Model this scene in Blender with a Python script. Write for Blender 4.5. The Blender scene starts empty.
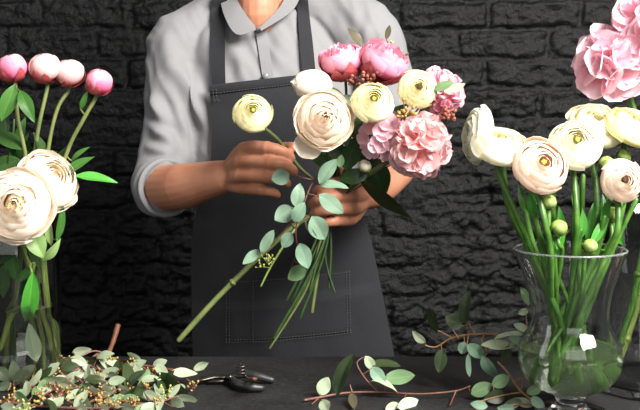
import bpy, bmesh, math, random
from mathutils import Vector, Matrix, noise
from mathutils.bvhtree import BVHTree

SC = bpy.context.scene
COL = SC.collection
R = random.Random(7)
PI = math.pi
F, HZ, CZ = 1100.0, 100.0, 1.292      # focal length and horizon row of the 640x410 frame, camera height
TABLE_Z = 0.90


def P(px, py, d):
    return Vector(((px - 320) * d / F, d, CZ - (py - HZ) * d / F))


def PT(px, py, d, lift=0.004):
    """point over the table: never below the table top"""
    if py > HZ + 1:
        d = min(d, (CZ - TABLE_Z - lift) * F / (py - HZ))
    return P(px, py, d)


def dtab(py):
    return (CZ - TABLE_Z) * F / (py - HZ)


def A(ax, af, au):
    """direction from (right, toward the viewer, up)"""
    return Vector((ax, -af, au)).normalized()


# ------------------------------------------------------------------ mesh builder
class MB:
    def __init__(s):
        s.v, s.f, s.c = [], [], []

    def add(s, co, col=(0, 0, 0)):
        s.v.append(Vector(co)); s.c.append(col)
        return len(s.v) - 1

    def grid(s, rows, cols=None, closed=False):
        """rows: list of lists of points (equal length); cols alike"""
        n = len(rows[0]); b = len(s.v)
        for i, r in enumerate(rows):
            for j, p in enumerate(r):
                s.v.append(Vector(p)); s.c.append(cols[i][j] if cols else (0, 0, 0))
        for i in range(len(rows) - 1):
            for j in range(n if closed else n - 1):
                k = (j + 1) % n
                s.f.append((b + i * n + j, b + i * n + k, b + (i + 1) * n + k, b + (i + 1) * n + j))
        return b

    def mesh(s, name, off=None):
        me = bpy.data.meshes.new(name)
        o = off or Vector((0, 0, 0))
        me.from_pydata([tuple(p - o) for p in s.v], [], s.f)
        at = me.attributes.new('Col', 'FLOAT_COLOR', 'POINT')
        flat = []
        for c in s.c:
            flat += [c[0], c[1], c[2], 1.0]
        at.data.foreach_set('color', flat)
        me.update()
        return me


def catmull(pts, per=6):
    pts = [tuple(p) if not isinstance(p, Vector) else p for p in pts]
    out = []
    n = len(pts)
    for i in range(n - 1):
        p0, p1, p2, p3 = pts[max(i - 1, 0)], pts[i], pts[i + 1], pts[min(i + 2, n - 1)]
        for k in range(per):
            t = k / per
            out.append(0.5 * ((2 * p1) + (p2 - p0) * t + (2 * p0 - 5 * p1 + 4 * p2 - p3) * t * t + (3 * p1 - p0 - 3 * p2 + p3) * t ** 3))
    out.append(pts[-1].copy())
    return out


def lerp_list(vals, n):
    m = len(vals) - 1
    out = []
    for i in range(n):
        t = i / (n - 1) * m
        k = min(int(t), m - 1)
        out.append(vals[k] + (vals[k + 1] - vals[k]) * (t - k))
    return out


def frame_of(axis, hint=None):
    z = axis.normalized()
    h = hint or (Vector((0, 0, 1)) if abs(z.z) < 0.9 else Vector((1, 0, 0)))
    x = h.cross(z)
    if x.length < 1e-5:
        x = Vector((1, 0, 0)).cross(z)
    x.normalize()
    return x, z.cross(x), z


def tube(mb, pts, radii, n=8, per=5, rnd=None, cap=2, smooth=True, wob=0.0):
    path = catmull(pts, per) if smooth and len(pts) > 2 else [Vector(p) for p in pts]
    rad = lerp_list(radii, len(path)) if len(radii) > 1 else [radii[0]] * len(path)
    rv = R.random() if rnd is None else rnd
    rows, cols = [], []
    up = None
    N = len(path)
    fr = []
    for i in range(N):
        t = (path[min(i + 1, N - 1)] - path[max(i - 1, 0)])
        if t.length < 1e-9:
            t = Vector((0, 0, 1))
        t.normalize()
        if up is None:
            up, _, _ = frame_of(t)
        up = (up - t * up.dot(t))
        if up.length < 1e-6:
            up, _, _ = frame_of(t)
        up.normalize()
        fr.append((t, up.copy(), t.cross(up)))

    def ring(c, a, b, r, v):
        rows.append([c + (a * math.cos(2 * PI * j / n) + b * math.sin(2 * PI * j / n)) * r for j in range(n)])
        cols.append([(v, rv, 0.0)] * n)
    if cap:
        t, a, b = fr[0]
        for k in range(cap, 0, -1):
            q = k / cap * PI / 2
            ring(path[0] - t * rad[0] * math.sin(q) * (1 if cap > 1 else .3), a, b, max(rad[0] * math.cos(q), rad[0] * .02), 0)
    for i in range(N):
        t, a, b = fr[i]
        w = 1 + (wob * noise.noise(path[i] * 120) if wob else 0)
        ring(path[i], a, b, rad[i] * w, i / max(N - 1, 1))
    if cap:
        t, a, b = fr[-1]
        for k in range(1, cap + 1):
            q = k / cap * PI / 2
            ring(path[-1] + t * rad[-1] * math.sin(q) * (1 if cap > 1 else .3), a, b, max(rad[-1] * math.cos(q), rad[-1] * .02), 1)
    b0 = mb.grid(rows, cols, closed=True)
    mb.f.append(tuple(b0 + j for j in range(n))[::-1])
    e = b0 + (len(rows) - 1) * n
    mb.f.append(tuple(e + j for j in range(n)))
    return path


def ball(mb, c, r, n=8, m=6, scale=(1, 1, 1), axis=None, col=None):
    col = col or (0.5, R.random(), 0)
    if axis is not None:
        X, Y, Z = frame_of(axis)
    else:
        X, Y, Z = Vector((1, 0, 0)), Vector((0, 1, 0)), Vector((0, 0, 1))
    rows, cols = [], []
    for i in range(m + 1):
        th = PI * i / m
        st = max(math.sin(th), 0.01)
        rows.append([c + r * (X * st * math.cos(2 * PI * j / n) * scale[0] + Y * st * math.sin(2 * PI * j / n) * scale[1] + Z * math.cos(th) * scale[2]) for j in range(n)])
        cols.append([col] * n)
    mb.grid(rows, cols, closed=True)


def lathe(mb, c, prof, n=64, close=True):
    rows = [[Vector((c.x + r * math.cos(2 * PI * j / n), c.y + r * math.sin(2 * PI * j / n), z)) for j in range(n)] for r, z in prof]
    b = mb.grid(rows, None, closed=True)
    if close:
        e = b + (len(rows) - 1) * n
        mb.f.append(tuple(b + j for j in range(n))[::-1]); mb.f.append(tuple(e + j for j in range(n)))


def box(mb, lo, hi):
    b = len(mb.v)
    for x in (lo[0], hi[0]):
        for y in (lo[1], hi[1]):
            for z in (lo[2], hi[2]):
                mb.add((x, y, z))
    for q in ((0, 1, 3, 2), (4, 6, 7, 5), (0, 4, 5, 1), (2, 3, 7, 6), (0, 2, 6, 4), (1, 5, 7, 3)):
        mb.f.append(tuple(b + k for k in q))


# ------------------------------------------------------------------ objects
def link(name, me, m, smooth=True):
    o = bpy.data.objects.new(name, me); COL.objects.link(o)
    if m:
        me.materials.append(m)
    if smooth and len(me.polygons):
        me.polygons.foreach_set('use_smooth', [True] * len(me.polygons))
    return o


def thing(name, label, cat, base, group=None):
    o = bpy.data.objects.new(name, None); COL.objects.link(o)
    o.empty_display_size = 0.02
    o.location = base
    o['label'] = label; o['category'] = cat
    if group:
        o['group'] = group
    return o


def part(name, mb, m, root, parent=None, smooth=True, label=None):
    """a mesh child of the thing (or of one of its parts); vertices come in world space"""
    me = mb.mesh(name, Vector(root.location))
    o = link(name, me, m, smooth)
    o.parent = parent or root
    if label:
        o['label'] = label
    return o


def outward(o):
    bm = bmesh.new(); bm.from_mesh(o.data)
    bmesh.ops.remove_doubles(bm, verts=bm.verts, dist=1e-6)
    bmesh.ops.recalc_face_normals(bm, faces=bm.faces)
    bm.to_mesh(o.data); bm.free()
    return o


def struct(name, mb, m, smooth=False):
    o = link(name, mb.mesh(name), m, smooth)
    o['kind'] = 'structure'
    o['label'] = name.replace('_', ' ')
    return o


# ------------------------------------------------------------------ materials
def mat_base(name):
    m = bpy.data.materials.new(name); m.use_nodes = True
    nt = m.node_tree
    for n in list(nt.nodes):
        nt.nodes.remove(n)
    out = nt.nodes.new('ShaderNodeOutputMaterial')
    return m, nt, out


def N(nt, t, **kw):
    n = nt.nodes.new(t)
    for k, v in kw.items():
        setattr(n, k, v)
    return n


def mixc(nt, fac, a, b):
    n = N(nt, 'ShaderNodeMix', data_type='RGBA')
    for i, s in ((0, fac), (6, a), (7, b)):
        if hasattr(s, 'is_linked'):
            nt.links.new(s, n.inputs[i])
        elif i == 0:
            n.inputs[0].default_value = s
        else:
            n.inputs[i].default_value = (*s, 1)
    return n.outputs[2]


def rng_node(nt, val, a, b, c=0.0, d=1.0):
    n = N(nt, 'ShaderNodeMapRange')
    nt.links.new(val, n.inputs[0])
    for i, x in enumerate((a, b, c, d)):
        n.inputs[i + 1].default_value = x
    return n.outputs[0]


def bump(nt, h, strength, dist=0.002):
    b = N(nt, 'ShaderNodeBump')
    b.inputs['Strength'].default_value = strength
    b.inputs['Distance'].default_value = dist
    nt.links.new(h, b.inputs['Height'])
    return b.outputs[0]


def tex_noise(nt, scale, detail=4, rough=0.5, vec=None):
    n = N(nt, 'ShaderNodeTexNoise')
    n.inputs['Scale'].default_value = scale
    n.inputs['Detail'].default_value = detail
    n.inputs['Roughness'].default_value = rough
    if vec is None:
        tc = N(nt, 'ShaderNodeTexCoord'); vec = tc.outputs['Object']
    nt.links.new(vec, n.inputs['Vector'])
    return n.outputs['Fac']


def petal_mat(name, inner, outer, tip, trans=0.25, rough=0.55):
    """colour by layer (inner to outer), then towards the petal's tip, with a small petal-to-petal variation"""
    m, nt, out = mat_base(name)
    at = N(nt, 'ShaderNodeAttribute', attribute_name='Col')
    sp = N(nt, 'ShaderNodeSeparateColor'); nt.links.new(at.outputs['Color'], sp.inputs[0])
    c = mixc(nt, sp.outputs[2], inner, outer)
    t = rng_node(nt, sp.outputs[0], 0.35, 1.0)
    c = mixc(nt, t, c, tip)
    hs = N(nt, 'ShaderNodeHueSaturation')
    nt.links.new(rng_node(nt, sp.outputs[1], 0, 1, 0.94, 1.0), hs.inputs['Value'])
    nt.links.new(rng_node(nt, sp.outputs[1], 0, 1, 1.15, 0.85), hs.inputs['Saturation'])
    nt.links.new(c, hs.inputs['Color'])
    pr = N(nt, 'ShaderNodeBsdfPrincipled')
    pr.inputs['Roughness'].default_value = rough
    pr.inputs['Specular IOR Level'].default_value = 0.25
    nt.links.new(hs.outputs[0], pr.inputs['Base Color'])
    nt.links.new(bump(nt, tex_noise(nt, 260, 3), 0.12, 0.001), pr.inputs['Normal'])
    tr = N(nt, 'ShaderNodeBsdfTranslucent'); nt.links.new(hs.outputs[0], tr.inputs[0])
    mx = N(nt, 'ShaderNodeMixShader'); mx.inputs[0].default_value = trans
    nt.links.new(pr.outputs[0], mx.inputs[1]); nt.links.new(tr.outputs[0], mx.inputs[2])
    nt.links.new(mx.outputs[0], out.inputs[0])
    return m


def leaf_mat(name, a, b, rib, rough=0.42, trans=0.2, spec=0.4):
    m, nt, out = mat_base(name)
    at = N(nt, 'ShaderNodeAttribute', attribute_name='Col')
    sp = N(nt, 'ShaderNodeSeparateColor'); nt.links.new(at.outputs['Color'], sp.inputs[0])
    c = mixc(nt, sp.outputs[1], a, b)
    nz = tex_noise(nt, 90, 3)
    c = mixc(nt, rng_node(nt, nz, 0.35, 0.75, 0, 0.35), c, b)
    c = mixc(nt, rng_node(nt, sp.outputs[2], 0.0, 0.10, 0.75, 0.0), c, rib)
    pr = N(nt, 'ShaderNodeBsdfPrincipled')
    pr.inputs['Roughness'].default_value = rough
    pr.inputs['Specular IOR Level'].default_value = spec
    nt.links.new(c, pr.inputs['Base Color'])
    nt.links.new(bump(nt, tex_noise(nt, 180, 3), 0.2, 0.001), pr.inputs['Normal'])
    tr = N(nt, 'ShaderNodeBsdfTranslucent'); nt.links.new(c, tr.inputs[0])
    mx = N(nt, 'ShaderNodeMixShader'); mx.inputs[0].default_value = trans
    nt.links.new(pr.outputs[0], mx.inputs[1]); nt.links.new(tr.outputs[0], mx.inputs[2])
    nt.links.new(mx.outputs[0], out.inputs[0])
    return m


def plain(name, a, b, scale=40, rough=0.5, bstr=0.2, bscale=None, metal=0.0, spec=0.5, sss=0.0, bdist=0.002):
    m, nt, out = mat_base(name)
    pr = N(nt, 'ShaderNodeBsdfPrincipled')
    nz = tex_noise(nt, scale, 4)
    nt.links.new(mixc(nt, rng_node(nt, nz, 0.3, 0.7), a, b), pr.inputs['Base Color'])
    pr.inputs['Roughness'].default_value = rough
    pr.inputs['Metallic'].default_value = metal
    pr.inputs['Specular IOR Level'].default_value = spec
    if sss:
        pr.inputs['Subsurface Weight'].default_value = sss
        pr.inputs['Subsurface Radius'].default_value = (0.012, 0.004, 0.002)
        pr.inputs['Subsurface Scale'].default_value = 1.0
    if bstr:
        nt.links.new(bump(nt, tex_noise(nt, bscale or scale * 4, 4), bstr, bdist), pr.inputs['Normal'])
    nt.links.new(pr.outputs[0], out.inputs[0])
    return m


def cloth(name, a, b, weave=900, rough=0.85, bstr=0.25):
    m, nt, out = mat_base(name)
    pr = N(nt, 'ShaderNodeBsdfPrincipled')
    nz = tex_noise(nt, weave, 2)
    n2 = tex_noise(nt, 9, 4)
    c = mixc(nt, rng_node(nt, nz, 0.3, 0.7), a, b)
    nt.links.new(c, pr.inputs['Base Color'])
    pr.inputs['Roughness'].default_value = rough
    pr.inputs['Specular IOR Level'].default_value = 0.2
    pr.inputs['Sheen Weight'].default_value = 0.1
    nt.links.new(bump(nt, nz, bstr, 0.0006), pr.inputs['Normal'])
    nt.links.new(pr.outputs[0], out.inputs[0])
    return m


def glassy(name, col, ior, rough=0.0):
    m, nt, out = mat_base(name)
    pr = N(nt, 'ShaderNodeBsdfPrincipled')
    pr.inputs['Base Color'].default_value = (*col, 1)
    pr.inputs['Roughness'].default_value = rough
    pr.inputs['IOR'].default_value = ior
    pr.inputs['Transmission Weight'].default_value = 1.0
    nt.links.new(pr.outputs[0], out.inputs[0])
    return m


M = {}
M['cream'] = petal_mat('cream petal', (0.92, 0.77, 0.22), (0.95, 0.89, 0.5), (0.96, 0.92, 0.62), trans=0.35)
M['ivory'] = petal_mat('ivory petal', (0.93, 0.82, 0.36), (0.95, 0.9, 0.68), (0.96, 0.93, 0.76), trans=0.35)
M['white'] = petal_mat('white petal', (0.94, 0.84, 0.36), (0.96, 0.91, 0.74), (0.97, 0.94, 0.8), trans=0.35)
M['blush'] = petal_mat('blush petal', (0.93, 0.62, 0.3), (0.95, 0.74, 0.58), (0.96, 0.83, 0.7), trans=0.35)
M['rose'] = petal_mat('cream rose petal', (0.94, 0.52, 0.26), (0.96, 0.77, 0.58), (0.96, 0.85, 0.7), trans=0.38)
M['rose_pale'] = petal_mat('pale rose petal', (0.95, 0.66, 0.24), (0.96, 0.82, 0.68), (0.97, 0.89, 0.78), trans=0.38)
M['pink'] = petal_mat('pink petal', (0.95, 0.66, 0.72), (0.92, 0.24, 0.42), (0.96, 0.5, 0.62), trans=0.35)
M['bud_pink'] = petal_mat('peony bud petal', (0.9, 0.36, 0.46), (0.84, 0.19, 0.35), (0.94, 0.48, 0.58), trans=0.3)
M['bud_blush'] = petal_mat('pale peony bud petal', (0.92, 0.6, 0.6), (0.92, 0.56, 0.55), (0.95, 0.74, 0.7), trans=0.3)
M['soft_pink'] = petal_mat('soft pink petal', (0.86, 0.36, 0.32), (0.93, 0.54, 0.55), (0.95, 0.68, 0.68), trans=0.4)
M['lilac'] = petal_mat('lilac pink petal', (0.78, 0.4, 0.46), (0.88, 0.56, 0.64), (0.92, 0.66, 0.72), trans=0.4)
M['peony'] = petal_mat('ruffled peony petal', (.90, .40, .50), (.94, .52, .62), (.96, .72, .78), trans=.35)
M['carn'] = petal_mat('fringed pink petal', (0.88, 0.26, 0.36), (0.92, 0.4, 0.52), (0.95, 0.66, 0.71), trans=0.4)
M['sepal_red'] = plain('red sepal', (0.30, 0.03, 0.04), (0.48, 0.10, 0.10), 120, 0.5, 0.2)
M['sepal'] = plain('green sepal', (0.20, 0.28, 0.05), (0.34, 0.40, 0.10), 120, 0.5, 0.2)
M['eye'] = plain('green flower eye', (0.36, 0.42, 0.06), (0.50, 0.55, 0.14), 400, 0.6, 0.5)
M['dark_eye'] = plain('dark flower eye', (0.05, 0.035, 0.03), (0.10, 0.07, 0.04), 400, 0.6, 0.5)
M['stamen'] = plain('yellow stamen', (0.85, 0.62, 0.20), (0.80, 0.48, 0.12), 400, 0.6, 0.3)
M['bud_green'] = petal_mat('green bud petal', (0.26, 0.36, 0.07), (0.16, 0.28, 0.05), (0.34, 0.44, 0.12), trans=0.15)
M['clear_water'] = glassy('clear water', (0.95, 0.98, 0.94), 1.33)
M['stem'] = plain('bright green stem', (0.028, 0.095, 0.010), (0.085, 0.20, 0.026), 60, 0.4, 0.15, 200)
M['stem_pale'] = plain('yellow green stem', (0.15, 0.22, 0.04), (0.24, 0.30, 0.07), 40, 0.4, 0.15, 200)
M['stem_olive'] = plain('olive peony stem', (0.09, 0.13, 0.035), (0.17, 0.19, 0.06), 50, 0.45, 0.15, 200)
M['stem_dark_shaded'] = plain('dark shaded green stem', (0.020, 0.045, 0.010), (0.04, 0.085, 0.018), 60, 0.45, 0.15, 200)  # deep green; the flowers' shade on the bouquet tails is put into it
M['stem_red'] = plain('red brown twig', (0.10, 0.032, 0.025), (0.18, 0.07, 0.045), 60, 0.5, 0.3, 200)
M['twig'] = plain('brown twig', (0.075, 0.024, 0.010), (0.12, 0.042, 0.016), 60, 0.6, 0.4, 300)
M['stem_orange'] = plain('orange brown twig', (0.17, 0.075, 0.03), (0.26, 0.14, 0.05), 60, 0.5, 0.3, 200)
M['euc'] = leaf_mat('silver eucalyptus leaf', (0.17, 0.29, 0.19), (0.24, 0.36, 0.25), (0.36, 0.44, 0.30))
M['euc_sage'] = leaf_mat('sage eucalyptus leaf', (0.20, 0.26, 0.16), (0.30, 0.35, 0.23), (0.38, 0.42, 0.27))
M['euc_pale'] = leaf_mat('pale eucalyptus leaf', (0.36, 0.44, 0.28), (0.44, 0.50, 0.34), (0.52, 0.54, 0.36))
M['euc_green'] = leaf_mat('green eucalyptus leaf', (0.12, 0.22, 0.09), (0.17, 0.28, 0.13), (0.26, 0.36, 0.18))
M['euc_dark'] = leaf_mat('dark eucalyptus leaf', (0.025, 0.042, 0.014), (0.04, 0.062, 0.022), (0.065, 0.085, 0.035))
M['euc_brown'] = leaf_mat('olive brown leaf', (0.07, 0.06, 0.035), (0.10, 0.085, 0.05), (0.14, 0.11, 0.07))
M['leaf'] = leaf_mat('peony leaf', (0.04, 0.13, 0.022), (0.07, 0.19, 0.035), (0.15, 0.28, 0.08), 0.35)
M['leaf_dark'] = leaf_mat('dark leaf', (0.02, 0.055, 0.012), (0.035, 0.085, 0.02), (0.08, 0.14, 0.04), 0.35)
M['leaf_bright'] = leaf_mat('fresh leaf', (0.05, 0.24, 0.025), (0.08, 0.32, 0.045), (0.18, 0.42, 0.10), 0.35)
M['leaf_light'] = leaf_mat('light rose leaf', (0.20, 0.33, 0.10), (0.27, 0.40, 0.15), (0.38, 0.48, 0.22), 0.4)
M['berry'] = plain('ochre flower bud', (0.26, 0.13, 0.03), (0.42, 0.31, 0.09), 420, 0.5, 0.1)
M['berry_green'] = plain('lime flower bud', (0.34, 0.36, 0.07), (0.46, 0.46, 0.15), 420, 0.5, 0.1)
M['berry_red'] = plain('russet flower bud', (0.20, 0.045, 0.04), (0.36, 0.14, 0.08), 420, 0.5, 0.1)
M['shirt'] = cloth('grey shirt cotton', (0.185, 0.182, 0.186), (0.215, 0.212, 0.216))
M['apron'] = cloth('charcoal apron denim', (0.012, 0.012, 0.014), (0.023, 0.023, 0.026), 700)
M['thread'] = plain('grey stitching thread', (0.055, 0.055, 0.06), (0.075, 0.075, 0.08), 300, 0.8, 0)
M['trousers'] = cloth('dark trousers', (0.02, 0.02, 0.025), (0.03, 0.03, 0.035))
M['skin'] = plain('skin', (0.42, 0.165, 0.092), (0.52, 0.235, 0.14), 22, 0.5, 0.25, 320, sss=0.12, spec=0.35, bdist=0.001)
M['hair'] = plain('dark hair', (0.03, 0.02, 0.015), (0.05, 0.03, 0.02), 100, 0.5, 0.4)
M['leather'] = plain('black leather', (0.02, 0.02, 0.02), (0.03, 0.03, 0.03), 100, 0.4, 0.2)
M['button'] = plain('grey shirt button', (0.16, 0.16, 0.17), (0.22, 0.22, 0.23), 100, 0.3, 0)
M['glass'] = glassy('clear glass', (0.98, 0.99, 0.98), 1.45)
M['water'] = glassy('cloudy water', (0.93, 0.98, 0.91), 1.33)
nt_ = M['water'].node_tree
o_ = [n for n in nt_.nodes if n.type == 'OUTPUT_MATERIAL'][0]; g_ = o_.inputs[0].links[0].from_socket
t_ = N(nt_, 'ShaderNodeBsdfTranslucent'); t_.inputs[0].default_value = (.40, .66, .20, 1)
d_ = N(nt_, 'ShaderNodeBsdfDiffuse'); d_.inputs[0].default_value = (.40, .66, .20, 1)
a_ = N(nt_, 'ShaderNodeMixShader'); nt_.links.new(t_.outputs[0], a_.inputs[1]); nt_.links.new(d_.outputs[0], a_.inputs[2])
x_ = N(nt_, 'ShaderNodeMixShader'); x_.inputs[0].default_value = .14
nt_.links.new(g_, x_.inputs[1]); nt_.links.new(a_.outputs[0], x_.inputs[2]); nt_.links.new(x_.outputs[0], o_.inputs[0])
M['rim'] = glassy('glass rim with painted sheen', (0.96, 0.98, 0.97), 1.45, .25)
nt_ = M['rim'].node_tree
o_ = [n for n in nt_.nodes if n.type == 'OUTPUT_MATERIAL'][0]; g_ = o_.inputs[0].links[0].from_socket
d_ = N(nt_, 'ShaderNodeBsdfDiffuse'); d_.inputs[0].default_value = (.7, .74, .72, 1)  # pale diffuse mixed in to stand for a bright reflection along the rim
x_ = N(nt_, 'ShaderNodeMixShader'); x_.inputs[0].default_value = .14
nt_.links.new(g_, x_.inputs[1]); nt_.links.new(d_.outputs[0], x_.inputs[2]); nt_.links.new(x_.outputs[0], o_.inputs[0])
M['steel'] = plain('worn blackened steel', (0.05, 0.05, 0.05), (0.14, 0.125, 0.10), 60, 0.42, 0.2, metal=1.0)
M['grip'] = plain('black grip', (0.012, 0.012, 0.012), (0.02, 0.02, 0.02), 60, 0.45, 0.2)
M['catch'] = plain('dull red catch', (0.10, 0.03, 0.03), (0.16, 0.06, 0.05), 60, 0.5, 0.2)


def wall_material():
    m, nt, out = mat_base('black painted brick')
    pr = N(nt, 'ShaderNodeBsdfPrincipled')
    n1 = tex_noise(nt, 7, 6, 0.6)
    n2 = tex_noise(nt, 55, 6, 0.65)
    c = mixc(nt, rng_node(nt, n1, 0.3, 0.7), (0.0018, 0.0018, 0.002), (0.004, 0.004, 0.0042))
    c = mixc(nt, rng_node(nt, n2, 0.52, 0.75, 0, 0.7), c, (0.012, 0.012, 0.0122))
    nt.links.new(c, pr.inputs['Base Color'])
    nt.links.new(rng_node(nt, n2, 0.3, 0.7, 0.36, 0.52), pr.inputs['Roughness'])
    pr.inputs['Specular IOR Level'].default_value = 0.24
    nt.links.new(bump(nt, n2, 0.8, 0.010), pr.inputs['Normal'])
    nt.links.new(pr.outputs[0], out.inputs[0])
    return m


def table_material():
    m, nt, out = mat_base('black stone table top')
    pr = N(nt, 'ShaderNodeBsdfPrincipled')
    n1 = tex_noise(nt, 14, 7, 0.7)
    n2 = tex_noise(nt, 130, 5, 0.7)
    c = mixc(nt, rng_node(nt, n1, 0.3, 0.7), (0.007, 0.007, 0.0076), (0.015, 0.015, 0.015))
    c = mixc(nt, rng_node(nt, n2, 0.5, 0.8, 0, 0.6), c, (0.05, 0.048, 0.045))
    nt.links.new(c, pr.inputs['Base Color'])
    nt.links.new(rng_node(nt, n1, 0.3, 0.7, 0.5, 0.7), pr.inputs['Roughness'])
    pr.inputs['Specular IOR Level'].default_value = 0.3
    nt.links.new(bump(nt, n2, 0.35, 0.002), pr.inputs['Normal'])
    nt.links.new(pr.outputs[0], out.inputs[0])
    return m


M['wall'] = wall_material()
M['table'] = table_material()
M['floor'] = plain('dark concrete floor', (0.03, 0.03, 0.03), (0.05, 0.05, 0.05), 8, 0.7, 0.2)

# ------------------------------------------------------------------ setting
WALL_D = 2.75


def build_wall():
    def axis(lo, hi, flo, fhi, fine, coarse):
        a, x = [], lo
        while x < hi - 1e-6:
            a.append(x)
            x += fine if flo <= x < fhi else coarse
        a.append(hi)
        return a
    xs = axis(-2.0, 2.0, -0.92, 0.92, 0.0046, 0.04)
    zs = axis(0.0, 2.6, 0.48, 1.58, 0.0046, 0.04)
    BL, BH, J = 0.225, 0.0745, 0.011
    hsh = lambda i, j, k: noise.cell(Vector((i * 1.37 + 0.5, j * 2.11 + 0.5, k * 3.7 + 0.5)))
    rows = []
    for z in zs:
        r = []
        for x in xs:
            p = Vector((x, 0, z))
            w1 = 1.3 * noise.noise(Vector((x * 9, 1.3, z * 9))); w2 = 1.4 * noise.noise(Vector((x * 9, 8.3, z * 9)))
            w3 = noise.noise(Vector((x * 30, 3.3, z * 30))); w4 = noise.noise(Vector((x * 30, 5.9, z * 30)))
            xx = x + 0.008 * w1 + 0.004 * w3
            zz = z + 0.007 * w2 + 0.004 * w4 + 0.02
            row = math.floor(zz / BH)
            sx = xx + (0.5 * BL if row % 2 else 0) + 0.06 * hsh(row, 3, 1)
            colm = math.floor(sx / BL)
            u = sx - colm * BL; v = zz - row * BH
            e = min(u, BL - u, v, BH - v)
            t = max(0.0, min(1.0, (e - J * 0.25) / (J * 0.85)))
            t = t * t * (3 - 2 * t)
            worn = noise.noise(Vector((x * 3.1 + 4, 2.2, z * 3.1)))     # crumbled patches
            worn = max(0.38, min(1.0, (worn + 0.12) * 2.6))
            rough = noise.fractal(Vector((x * 26, 0.7, z * 40)), 0.7, 2.2, 4)
            ridge = noise.noise(Vector((x * 16, 9.1, z * 34)))
            ridge = 1 - min(1, abs(ridge) * 5)
            h = t * (0.0085 + 0.006 * hsh(row, colm, 2)) * (1 - 0.45 * worn)
            h += (0.0028 + 0.0065 * worn) * rough - 0.006 * ridge * worn
            lump = noise.noise(Vector((x * 14, 4.4, z * 22)))
            h += 0.0045 * lump * (0.4 + worn)
            h += t * (u / BL - 0.5) * 0.006 * hsh(row, colm, 5) + t * (v / BH - .5) * 0.004 * hsh(row, colm, 7)
            r.append((x, WALL_D - h, z))
        rows.append(r)
    mb = MB(); mb.grid(rows)
    struct('wall_back', mb, M['wall'], smooth=True)


build_wall()
fm = MB(); box(fm, (-2.2, -1.4, -0.05), (2.2, 2.9, 0.0)); struct('floor', fm, M['floor'])

tab = thing('work_table', 'long black stone-topped work table holding the vases and eucalyptus', 'table', (0, 1.15, 0))
tm = MB()
box(tm, (-1.3, 0.72, 0.855), (1.3, 1.684, TABLE_Z))
tt = part('tabletop', tm, M['table'], tab, smooth=False)
bv = tt.modifiers.new('bevel', 'BEVEL'); bv.width = 0.004; bv.segments = 2
for sx in (-1.22, 1.22):
    for sy in (0.80, 1.60):
        lm = MB(); box(lm, (sx - .035, sy - .035, 0), (sx + .035, sy + .035, 0.856))
        part('leg', lm, M['grip'], tab, smooth=False)

# ------------------------------------------------------------------ plant building blocks


def bez(p, t):
    a = 1 - t
    return (a ** 3 * p[0][0] + 3 * a * a * t * p[1][0] + 3 * a * t * t * p[2][0] + t ** 3 * p[3][0],
            a ** 3 * p[0][1] + 3 * a * a * t * p[1][1] + 3 * a * t * t * p[2][1] + t ** 3 * p[3][1])


def cup_petal(mb, c, X, Y, Z, Rr, prof, phi, half, rng, ruffle=0.02, layer=1.0, spiral=0.05, nu=9, nv=9, tilt=0.0):
    rows, cols = [], []
    seed = rng.random() * 50; rv = rng.random()
    dz = rng.uniform(-1, 1) * tilt
    for i in range(nv + 1):
        v = i / nv
        r_, c_ = [], []
        for j in range(nu + 1):
            u = -1 + 2 * j / nu
            ve = v * (1 - 0.16 * abs(u) ** 3.5 + 0.03 * math.sin(seed + 5 * u) * abs(u))
            rho, z = bez(prof, ve)
            wid = half * (0.55 + 0.45 * math.sin(PI / 2 * min(1, v * 1.6)))
            ang = phi + u * wid
            k = 1 + spiral * u + tilt * 0.4 * math.sin(seed)
            q = Vector((math.cos(ang) * 2.2 + seed, math.sin(ang) * 2.2, v * 1.7))
            nz = noise.noise(q) * ruffle * (0.25 + v * v * 1.3)
            nz2 = noise.noise(q * 2.3 + Vector((9, 3, 1))) * ruffle * v * v
            rr = (rho * k + nz) * Rr
            zz = (z + nz2 + dz * v) * Rr
            r_.append(c + X * (rr * math.cos(ang)) + Y * (rr * math.sin(ang)) + Z * zz)
            c_.append((v, rv, layer))
        rows.append(r_); cols.append(c_)
    mb.grid(rows, cols)


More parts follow.
